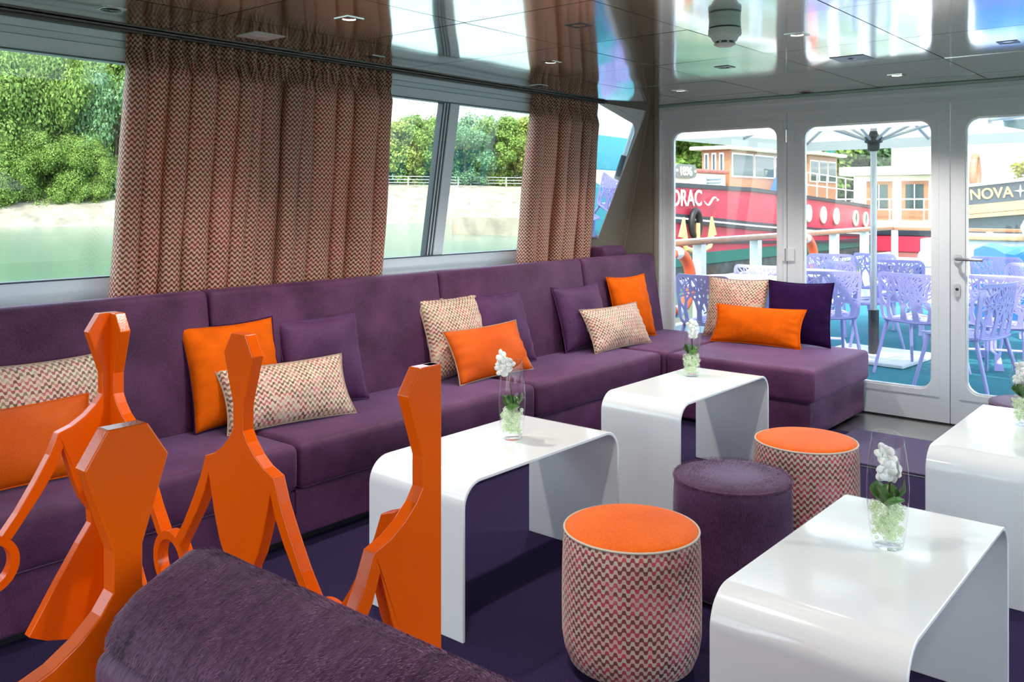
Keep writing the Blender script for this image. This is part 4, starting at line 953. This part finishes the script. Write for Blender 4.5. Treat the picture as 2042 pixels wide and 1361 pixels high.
# far bank as a swept earth slope
M_bank = mat('dry_grass_bank', (.26, .24, .185), .95, noise=.35, nscale=.9, bump=.6, bscale=2.5)
P0, P1 = Vector((-83, 32, 0)), Vector((-63, 68, 0)); D_ = (P1-P0).normalized(); Nn = Vector((-D_.y, D_.x, 0))
if Nn.x > 0: Nn = -Nn
bm = bmesh.new(); G = []; secs = [(-.5, -1.2), (.0, -.8), (1.2, -.55), (4, .9), (8, 2.6), (10.5, 3.2), (14, 3.4), (40, 4.2), (110, 6)]
for i in range(81):
    s = -150 + 400*i/80; row = []
    for j, (a, z) in enumerate(secs):
        w = .35*math.sin(s*.21+j)+.25*math.sin(s*.53+2*j); p = P0 + D_*s + Nn*(a+w)
        row.append(bm.verts.new((p.x, p.y, z+(w*.3 if 1 < j < 7 else 0))))
    G.append(row)
for i in range(80):
    for j in range(len(secs)-1): bm.faces.new((G[i][j], G[i+1][j], G[i+1][j+1], G[i][j+1]))
obj('river_bank', bm, M_bank, smooth=180, label='dry grassy river bank across the water', cat='ground', kind='stuff')
def bank_pt(s, a, z=0): p = P0 + D_*s + Nn*a; return Vector((p.x, p.y, z))
bf = empty('bank_fence', bank_pt(40, 11.2, 3.15), label='thin pale fence along the top of the far river bank', cat='fence')
bm = bmesh.new(); o_ = bf.location
for zz in (.45, .8, 1.15): tube(bm, [bank_pt(s, 11.2, 3.15+zz)-o_ for s in (-10, 40, 90, 140)], .035, 6)
M_fence = mat('pale_fence', (.62, .66, .66), .6); obj('rail_bars', bm, M_fence, parent=bf)
pm = mesh_of(bbox(-.05, .05, -.05, .05, 0, 1.2), 'fence_post', M_fence)
for k in range(50): obj('post', pm, None, parent=bf, loc=bank_pt(-10+3*k, 11.2, 3.15)-o_)
# trees
def leaf_mat(name, c):
    m, N, L, P = new_mat(name); P.inputs['Roughness'].default_value = .6
    ge = N.new('ShaderNodeNewGeometry'); rp = N.new('ShaderNodeValToRGB'); L.new(ge.outputs['Random Per Island'], rp.inputs[0])
    rp.color_ramp.elements[0].color = (*[v*.55 for v in c], 1); rp.color_ramp.elements[1].color = (*[min(1, v*1.5) for v in c], 1)
    L.new(rp.outputs[0], P.inputs['Base Color'])
    td = N.new('ShaderNodeBsdfTranslucent'); L.new(rp.outputs[0], td.inputs[0]); ms = N.new('ShaderNodeMixShader'); ms.inputs[0].default_value = .4
    L.new(P.outputs[0], ms.inputs[1]); L.new(td.outputs[0], ms.inputs[2]); L.new(ms.outputs[0], N['Material Output'].inputs[0])
    return m
ML = [leaf_mat('mid_green_leaves', (.19, .31, .055)), leaf_mat('yellow_green_leaves', (.32, .40, .08)), leaf_mat('blue_green_leaves', (.14, .28, .12))]
M_bark = mat('bark', (.10, .075, .05), .9, noise=.3, nscale=4)
def crown_mesh(seed, matl, n=11000, ls=.034):
    r = random.Random(seed); vs, fs = [], []
    blobs = []
    for k in range(64):
        a = r.random()*2*PI; h = r.uniform(-.05, .95); rad = .50*math.sqrt(max(.05, 1-((h-.42)/.62)**2)); q = rad*math.sqrt(r.uniform(.2, 1))
        blobs.append((Vector((q*math.cos(a), q*math.sin(a), h)), r.uniform(.07, .19)))
    for k in range(n):
        c, R = blobs[r.randrange(len(blobs))]
        d = Vector((r.gauss(0, 1), r.gauss(0, 1), r.gauss(0, 1))).normalized(); d.z = d.z*.8+.1
        p = c + d*R*min(1.45, abs(r.gauss(.85, .24)))
        nr = (d+Vector((r.uniform(-.7, .7), r.uniform(-.7, .7), r.uniform(-.4, .9)))).normalized(); t = nr.orthogonal().normalized(); t = Matrix.Rotation(r.random()*6.28, 3, nr) @ t; b_ = nr.cross(t)
        s = ls*r.uniform(.6, 1.3); i = len(vs)
        vs += [p-t*s, p-b_*s*.6, p+t*s, p+b_*s*.6]; fs.append((i, i+1, i+2, i+3))
    me = bpy.data.meshes.new('crown'); me.from_pydata([tuple(v) for v in vs], [], fs); me.materials.append(matl); return me
crowns = [crown_mesh(11, ML[0], 24000, .021), crown_mesh(12, ML[1], 24000, .021), crown_mesh(13, ML[2], 24000, .021), crown_mesh(14, ML[0], 80000, .0135)]
bm = bmesh.new(); tube(bm, [(0, 0, -.25), (.02, .01, .2), (-.02, .03, .6)], [.045, .03, .012], 8); tube(bm, [(.02, .01, .2), (.22, .1, .5)], [.02, .006], 6); tube(bm, [(.02, .01, .25), (-.2, -.12, .55)], [.02, .006], 6)
trunk = mesh_of(bm, 'trunk', M_bark, 50)
def tree(loc, h, w, kind, label, group, lift=.22):
    t = empty('tree', loc, rnd.random()*6, label=label, cat='tree', group=group)
    c = obj('crown', crowns[kind], None, parent=t, loc=(0, 0, h*lift)); c.scale = (w, w, h*.8)
    c = obj('trunk', trunk, None, parent=t, loc=(0, 0, h*.2)); c.scale = (w*.6, w*.6, h*.8)
# big near trees on the left, smaller ones towards the right
for s, a, z, h, w, k, lb in ((-12, 9, 1.6, 20, 11, 3, 'big leafy tree on the far bank, out past the left picture edge'), (-4, 8.5, 1.5, 20, 10, 3, 'big leafy tree filling the left side of the left window'),
        (2.5, 9.5, 1.6, 21, 9, 3, 'big leafy tree in the middle of the left window'), (7.5, 8.5, 1.5, 16, 7, 2, 'paler rounded tree beside the curtain in the left window'), (12, 12, 2, 19, 9, 3, 'big leafy tree hidden mostly by the wide curtain'),
        (-1, 17, 2.5, 24, 12, 2, 'tallest blue-green tree behind the others in the left window'), (7, 18, 2.5, 21, 12, 0, 'tall tree behind the paler rounded one in the left window')):
    tree(bank_pt(s, a, z), h, w, k, lb, 'big trees on the far bank', -.02)
for s, a, z, h, w, lb in ((-2, 6.2, .9, 7, 6, 'low bush at the left edge of the left window'), (1.8, 6.6, 1.0, 7.5, 6, 'low bush under the big trees in the left window'), (5.0, 6.8, 1.1, 6.5, 5, 'low bush nearest the curtain on the far bank')):
    t = empty('bush', bank_pt(s, a, z), s, label=lb, cat='bush', group='bushes on the far bank'); c = obj('foliage', crowns[3], None, parent=t); c.scale = (w, w, h)
for s, a, h, w, k, lb in ((27, 15, 12, 9, 0, 'bank tree hidden behind the right end of the wide curtain'), (32.5, 14.5, 11.5, 7.5, 1, 'bright yellow-green tree right beside the wide curtain'), (37, 15.5, 9.5, 7, 1, 'low bright tree left of the window mullion'),
        (41, 14.5, 10, 8, 0, 'green tree just right of the window mullion'), (45.5, 13.5, 9.0, 7, 2, 'dark blue-green tree reaching down to the bank fence'), (50, 15, 10, 8, 0, 'tree beside the narrow curtain across the river'), (56, 15, 11, 9, 1, 'bank tree hidden behind the narrow curtain'),
        (35, 25, 11, 9, 2, 'bluish tree peeking out behind the low bright one'), (43.5, 26, 10.5, 10, 2, 'hazy tree behind the green one by the mullion'), (52, 26, 12, 10, 2, 'hazy tree at the far right of the sliding window')):
    tree(bank_pt(s, a, 3.0), h, w, k, lb, 'trees behind the bank fence', .04)
for x, y, h, w, k, lb in ((-27, 47, 10.5, 8, 0, 'green tree at the upper left of the fixed pane'), (-31, 58, 13, 10, 2, 'tall tree behind the first deckhouse'), (-23, 52, 11, 9, 0, 'tree between the deckhouse roof and the parasol'), (-19, 60, 10, 9, 2, 'tree right of the wooden deckhouse'),
        (-14, 64, 9, 9, 0, 'tree left of the parasol pole'), (-24, 66, 12, 10, 1, 'hazy tree far behind the barge'), (-35, 60, 13, 11, 0, 'tall tree at the left behind the red barge')):
    tree((x, y, .3), h, w, k, lb, 'trees behind the barges', .15)
obj('quay', bbox(-42, 45, 44, 120, -1.5, .35), M_bank, label='low far quay on which the trees behind the barges stand', cat='quay')

def text_mesh(s, size, depth=.008):
    cu_ = bpy.data.curves.new('lettering', 'FONT'); cu_.body = s; cu_.size = size; cu_.extrude = depth; cu_.offset = size*.012
    o = bpy.data.objects.new('lettering', cu_); COL.objects.link(o)
    me = bpy.data.meshes.new_from_object(o.evaluated_get(bpy.context.evaluated_depsgraph_get())); bpy.data.objects.remove(o); return me
M_red = mat('red_hull_paint', (.52, .035, .075), .35, noise=.12, nscale=1.2)
M_green = mat('green_hull_paint', (.0, .12, .10), .4); M_hull_dark = mat('black_hull', (.02, .03, .045), .35); M_hull_low = mat('weathered_hull', (.05, .055, .055), .7, noise=.6, nscale=3)
M_gold = mat('gilt_paint', (.75, .50, .18), .4); M_cream = mat('cream_paint', (.78, .74, .60), .5); M_roofred = mat('red_brown_roof', (.42, .12, .09), .6, noise=.2, nscale=5)
M_slate = mat('slate_hull', (.045, .065, .085), .4); M_bluegrey = mat('blue_grey_roof', (.30, .42, .48), .5); M_darkglass = mat('dark_cabin_glass', (.04, .07, .07), .08)
# ---- red barge
rbg = empty('barge', (-12, 24, ZW), label='red barge with white stripe and round portholes moored beyond the terrace', cat='barge')
def interp(tab, y):
    for (a, p), (b_, q) in zip(tab, tab[1:]):
        if a <= y <= b_: return p+(q-p)*(y-a)/(b_-a)
    return tab[0][1] if y < tab[0][0] else tab[-1][1]
SX = [(19.4, -13.0), (20, -12.4), (20.6, -12.1), (21.4, -12.0), (36, -12.0), (38.5, -12.2), (40, -12.8), (41.2, -14.2)]
GZ = [(10, 2.25), (14, 2.0), (21, 1.80), (26, 1.72), (32, 1.42), (40, 1.0)]; BZ = [(10, 1.5), (14, 1.25), (21, 1.0), (26, .68), (32, .34), (40, -.02)]
ys = [19.4+21.8*i/58 for i in range(59)]
def strip(name, zf0, zf1, out, matl, bulge=0, th=.12):
    bm = bmesh.new(); G = []
    for y in ys:
        x = interp(SX, y); z0, z1 = zf0(y), zf1(y); flare = .18
        row = [(x+out+flare*(z0-.5)*.4, y, z0), (x+out+flare*(z1-.5)*.4+bulge, y, z1), (x+out-th+flare*(z1-.5)*.4, y, z1), (x+out-th+flare*(z0-.5)*.4, y, z0)]
        G.append([bm.verts.new((a+12, b_-24, c-ZW)) for a, b_, c in row])
    for i in range(len(G)-1):
        for k in range(4): bm.faces.new((G[i][k], G[i][(k+1) % 4], G[i+1][(k+1) % 4], G[i+1][k]))
    bm.faces.new(G[0]); bm.faces.new(G[-1][::-1])
    return obj(name, bm, matl, parent=rbg, smooth=35)
g = lambda y: interp(GZ, y); bz = lambda y: interp(BZ, y)
strip('upper_hull', lambda y: bz(y)+.06, g, 0, M_red); strip('gunwale', lambda y: g(y)-.02, lambda y: g(y)+.10, .05, M_hull_dark)
strip('rubbing_band', lambda y: bz(y)-.16, lambda y: bz(y)+.08, .05, M_hull_dark); strip('white_stripe', lambda y: bz(y)-.06, lambda y: bz(y)-.01, .07, M_paint)
strip('lower_hull', lambda y: -.10, lambda y: bz(y)-.1, -.02, M_red); strip('rubbing_strake', lambda y: bz(y)*.55-.28, lambda y: bz(y)*.55-.20, .05, M_hull_dark)
strip('boot_topping', lambda y: -.40, lambda y: -.06, -.01, M_green); strip('bottom_plating', lambda y: -1.0, lambda y: -.38, -.03, M_hull_low)
strip('far_side', lambda y: -.9, lambda y: g(y)-.03, -1.7, M_hull_dark); strip('deck', lambda y: g(y)-.15, lambda y: g(y)-.10, -.1, M_cream, th=1.7)
def rl_(p): return Vector(p)-rbg.location
for y in (30.5, 31.9, 33.2, 35.3, 36.6):
    zc = (g(y)+bz(y))/2+.02; x = interp(SX, y)+.06
    bm = bmesh.new(); tube(bm, [(0, .20*math.cos(2*PI*k/24), .26*math.sin(2*PI*k/24)) for k in range(25)], .06, 8, cap=False); po = obj('porthole', bm, M_cream, parent=rbg, smooth=180, loc=rl_((x, y, zc)))
    bm = bmesh.new(); lathe(bm, [(.001, 0), (.2, 0), (.2, .02), (.001, .02)], 20); bmesh.ops.rotate(bm, verts=bm.verts, matrix=Matrix.Rotation(PI/2, 3, 'Y')); obj('porthole_glass', bm, M_darkglass if y > 33.5 else M_cream, parent=po)
tx = text_mesh('DRAC', .62); tx.materials.append(M_paint)
lt = obj('name_lettering', tx, None, parent=rbg, loc=rl_((-11.86, 20.85, 1.28)), rot=(PI/2, 0, PI/2), label='white painted letters DRAC')
bm = bmesh.new(); tube(bm, [(0, .8*i/20, -.11*math.sin(i/20*2*PI*.95)) for i in range(21)], [.012+.022*math.sin(PI*i/20) for i in range(20)]+[.045], 8); obj('letter_flourish', bm, M_paint, parent=rbg, loc=rl_((-11.83, 22.62, 1.40)))
# anchor
an = bmesh.new(); tube(an, [(0, 0, .75), (0, 0, 0)], .06, 8); tube(an, [(0, -.82, .38), (0, -.68, .08), (0, 0, -.06), (0, .68, .08), (0, .82, .38)], .07, 8)
for s in (-1, 1):
    v = [an.verts.new(c) for c in ((-.03, s*1.05, .40), (-.03, s*.62, .34), (-.03, s*.80, .92), (.03, s*1.05, .40), (.03, s*.62, .34), (.03, s*.80, .92))]
    for f in ((0, 1, 2), (5, 4, 3), (0, 3, 4, 1), (1, 4, 5, 2), (2, 5, 3, 0)): an.faces.new([v[i] for i in f])
obj('anchor', an, M_gold, parent=rbg, loc=rl_((-11.72, 22.05, .05)))
bm = bmesh.new(); tube(bm, [(0, .24*math.cos(k*PI/12), .36*math.sin(k*PI/12)) for k in range(25)], .09, 8, cap=False); obj('tyre_fender', bm, M_black, parent=rbg, smooth=180, loc=rl_((-11.82, 22.1, .78)))
# year plate
bm = bmesh.new(); prism(bm, rrect(-.62, .62, -.19, .19, .188), lambda a, b_, t: (t, a, b_), 0, .05)
yp = obj('year_plate', bm, mat('grey_cast_plate', (.16, .17, .15), .5), parent=rbg, loc=rl_((-12.3, 22.35, 2.25)))
tx = text_mesh('1896', .36, .02); tx.materials.append(M_cream); obj('year_numerals', tx, None, parent=yp, loc=(.055, -.40, -.13), rot=(PI/2, 0, PI/2))
for s in (-1, 1):
    bm = bmesh.new(); bmesh.ops.create_icosphere(bm, subdivisions=1, radius=.05); obj('rosette', bm, M_cream, parent=yp, loc=(.05, s*.52, 0))
obj('plate_beam', bbox(-.1, .0, -1.4, 1.3, -.35, -.15), M_cream, parent=rbg, loc=rl_((-12.35, 22.3, 2.3)))
# deck houses
def house(cx, cy, lx, ly, z0, z1, wallm, roofm, frame, label_parts, nwin, over=.35, wz=(.35, .85)):
    p = Vector((cx, cy, 0))-Vector((rbg.location.x, rbg.location.y, ZW))
    w = obj('deckhouse', bbox(-lx/2, lx/2, -ly/2, ly/2, z0, z1, .02), wallm, parent=rbg, loc=p)
    obj('roof', bbox(-lx/2-over, lx/2+over, -ly/2-over, ly/2+over, z1+.002, z1+.12, .04, 2), roofm, parent=w)
    h = z1-z0
    for k in range(nwin):
        y0 = -ly/2+.12+(ly-.24)*k/nwin; y1 = -ly/2+.12+(ly-.24)*(k+1)/nwin-.10
        f = obj('window', bbox(lx/2, lx/2+.03, y0, y1, z0+h*wz[0], z0+h*wz[1]), frame, parent=w)
        obj('pane', bbox(lx/2+.03, lx/2+.04, y0+.05, y1-.05, z0+h*wz[0]+.05, z0+h*wz[1]-.05), M_darkglass, parent=f)
    for k in range(3):
        x0 = -lx/2+.1+(lx-.2)*k/3; x1 = x0+(lx-.2)/3-.1
        f = obj('window', bbox(x0, x1, -ly/2-.03, -ly/2, z0+h*wz[0], z0+h*wz[1]), frame, parent=w)
        obj('pane', bbox(x0+.05, x1-.05, -ly/2-.04, -ly/2-.03, z0+h*wz[0]+.05, z0+h*wz[1]-.05), M_darkglass, parent=f)
house(-13.3, 28.8, 1.0, 5.2, 1.55, 3.05, M_wood, M_cream, M_paint, None, 3, .3, (.42, .94))
house(-13.2, 24.2, .9, 3.2, 1.6, 2.25, M_cream, M_roofred, M_paint, None, 0, .1)
house(-13.4, 34.2, 1.2, 3.0, 1.3, 3.15, M_wood, M_cream, M_cream, None, 3, .3, (.45, .9))
M_cover = mat('blue_canvas_cover', (.03, .12, .30), .6)
bm = bmesh.new(); hexa(bm, [(-.3, -.5, 0), (.3, -.5, 0), (.3, .7, 0), (-.3, .7, 0), (-.2, .25, .95), (.2, .25, .95), (.2, .7, 1.0), (-.2, .7, 1.0)]); obj('blue_cover', bm, M_cover, parent=rbg, loc=rl_((-12.6, 29.6, 1.55)))
bm = bmesh.new()
for k in range(5): lathe(bm, [(.22, .10*k), (.25, .10*k+.03), (.25, .10*k+.06), (.20, .10*k+.09)], 14)
obj('bollard', bm, M_bluegrey, parent=rbg, loc=rl_((-12.6, 24.7, 1.65)))
bm = bmesh.new()
for zz in (.45, .9): tube(bm, [(0, k*1.0, zz-.035*k) for k in range(8)], .025, 6)
for k in range(8): tube(bm, [(0, k*1.0, -.3-.035*k), (0, k*1.0, .9-.035*k)], .025, 6)
obj('deck_rail', bm, M_paint, parent=rbg, loc=rl_((-12.4, 29.5, 1.62)))
for x, y, h in ((-13.5, 35.4, 2.4), (-13.3, 36.4, 2.7)):
    bm = bmesh.new(); tube(bm, [(0, 0, 0), (0, 0, h)], .05, 8); ms = obj('mast', bm, M_paint, parent=rbg, loc=rl_((x, y, 1.1)))
    obj('lantern_board', bbox(-.08, .08, -.25, .25, h-.7, h), M_green if y > 36 else M_paint, parent=ms)
# ---- white house boat farther right
hb = empty('houseboat', (-9.0, 42, ZW), label='white houseboat with brown doors and blue-grey roof beyond the red barge', cat='houseboat')
obj('hull', bbox(-6, 8, -1.6, 1.8, 0, .72, .05), M_red, parent=hb); obj('rubbing_band', bbox(-6.05, 8.05, -1.65, 1.85, .722, .998, .03), M_hull_dark, parent=hb); obj('deck_edge', bbox(-6.1, 8.1, -1.7, 1.9, 1.0, 1.35, .03), M_cream, parent=hb)
hc = obj('cabin', bbox(-5.0, 6.0, -.9, 1.6, 1.35, 3.35, .02), M_cream, parent=hb); obj('roof', bbox(-5.5, 6.5, -1.4, 2.0, 3.36, 3.75, .06), M_paint, parent=hc)
for k, x0 in enumerate((-4.4, -2.9, -1.4, .1, 1.6, 3.1, 4.5)):
    f = obj('door_frame', bbox(x0, x0+1.1, -.96, -.9, 1.40, 3.1), M_wood, parent=hc); obj('pane', bbox(x0+.18, x0+.92, -.99, -.96, 1.9, 2.95), M_darkglass, parent=f)
    obj('glazing_bar', bbox(x0+.53, x0+.57, -1.0, -.985, 1.9, 2.95), M_paint, parent=f)
up = obj('upper_cabin', bbox(-3.5, 5, -.4, 1.4, 3.76, 4.75, .02), M_paint, parent=hb); obj('upper_roof', bbox(-3.9, 5.4, -.8, 1.8, 4.76, 4.98, .04), M_bluegrey, parent=up)
for k in range(5): obj('arch_window', bbox(-3.2+1.6*k, -2.0+1.6*k, -.46, -.4, 3.95, 4.6), M_paint, parent=up)
bm = bmesh.new()
for zz in (.5, .95): tube(bm, [(-6, -1.6, 1.35+zz), (8, -1.6, 1.35+zz)], .035, 6)
for k in range(11): tube(bm, [(-6+1.4*k, -1.6, 1.35), (-6+1.4*k, -1.6, 2.3)], .03, 6)
obj('deck_rail', bm, M_paint, parent=hb)
# ---- dark barge at the right
nb = empty('dark_barge', (-3.3, 17.3, ZW), label='dark slate barge with timber rubbing strake and pale name letters at the right', cat='barge')
def nl(p): return Vector(p)-nb.location
A, B, C2 = Vector((-4.22, 16.7, 0)), Vector((-2.62, 16.25, 0)), Vector((-1.6, 19.5, 0))
def wallseg(name, p, q, z0p, z0q, z1p, z1q, out, matl, th=.15, parent=nb):
    d = (q-p).normalized(); n_ = Vector((d.y, -d.x, 0)); bm = bmesh.new()
    pts = [p+n_*out, q+n_*out, q+n_*(out-th), p+n_*(out-th)]
    zz0 = [z0p, z0q, z0q, z0p]; zz1 = [z1p, z1q, z1q, z1p]
    hexa(bm, [nl((a.x, a.y, z)) for a, z in zip(pts, zz0)] + [nl((a.x, a.y, z)) for a, z in zip(pts, zz1)]); return obj(name, bm, matl, parent=parent)
wallseg('hull_side', A, B, -.8, -.8, 1.58, 1.74, 0, M_slate); wallseg('hull_end', B, C2, -.8, -.8, 1.74, 1.85, 0, M_slate)
wallseg('gunwale', A, B, 1.58, 1.74, 1.63, 1.79, .05, M_paint); wallseg('gunwale', B, C2, 1.74, 1.85, 1.79, 1.90, .05, M_paint)
wallseg('timber_strake', A, B, 1.12, 1.28, 1.27, 1.43, .07, M_wood_light); wallseg('timber_strake', A, B, 1.05, 1.20, 1.11, 1.27, .10, M_wood_light); wallseg('timber_strake', B, C2, 1.28, 1.36, 1.43, 1.50, .07, M_wood_light)
dirv = (B-A).normalized(); tx = text_mesh('NOVA', .25); tx.materials.append(M_gold); ang = math.atan2(dirv.y, dirv.x)
pt = A.lerp(B, .33); lt = obj('name_lettering', tx, None, parent=nb, loc=nl((pt.x+.004, pt.y-.015, 1.415)), rot=(PI/2, -.07, ang), label='pale yellow letters NOVA')
st = bmesh.new(); sp = [((.10 if k % 2 == 0 else .022)*math.cos(PI/2+k*PI/4), (.10 if k % 2 == 0 else .022)*math.sin(PI/2+k*PI/4)) for k in range(8)]
prism(st, sp, lambda a, b_, t: (a, -t, b_), 0, .015); pt = A.lerp(B, .83); obj('star_emblem', st, M_paint, parent=nb, loc=nl((pt.x, pt.y-.01, 1.56)), rot=(0, 0, ang))
cb = obj('cabin', bbox(-1.6, 4.5, 3.2, 6.5, 0, 4.8, .05), mat('pale_blue_white', (.70, .78, .82), .5), parent=nb)
obj('cabin_roof', bbox(-1.9, 4.8, 2.8, 6.9, 4.81, 5.05, .05), M_paint, parent=cb); obj('yellow_post', bbox(.95, 1.15, 2.95, 3.15, 2.0, 4.8), mat('ochre_paint', (.65, .40, .08), .5), parent=cb)
bm = bmesh.new(); tube(bm, [(.0, .18*math.cos(k*PI/10), .34*math.sin(k*PI/10)) for k in range(21)], .06, 8, cap=False); obj('tyre_fender', bm, M_wood, parent=nb, smooth=180, loc=nl((-3.75, 17.2, 1.85)))
fp = empty('flower_tub', (-2.7, 17.6, 1.3), label='tub of yellow and red flowers on the dark barge', cat='plant')
bm = bmesh.new(); lathe(bm, [(.001, 0), (.35, 0), (.45, .5), (.001, .5)], 20); obj('tub', bm, M_paint, parent=fp, smooth=40)
cm = obj('foliage', crown_mesh(21, leaf_mat('flower_leaves', (.42, .40, .06)), 2500, .05), None, parent=fp, loc=(0, 0, .45)); cm.scale = (1.0, 1.0, .55)
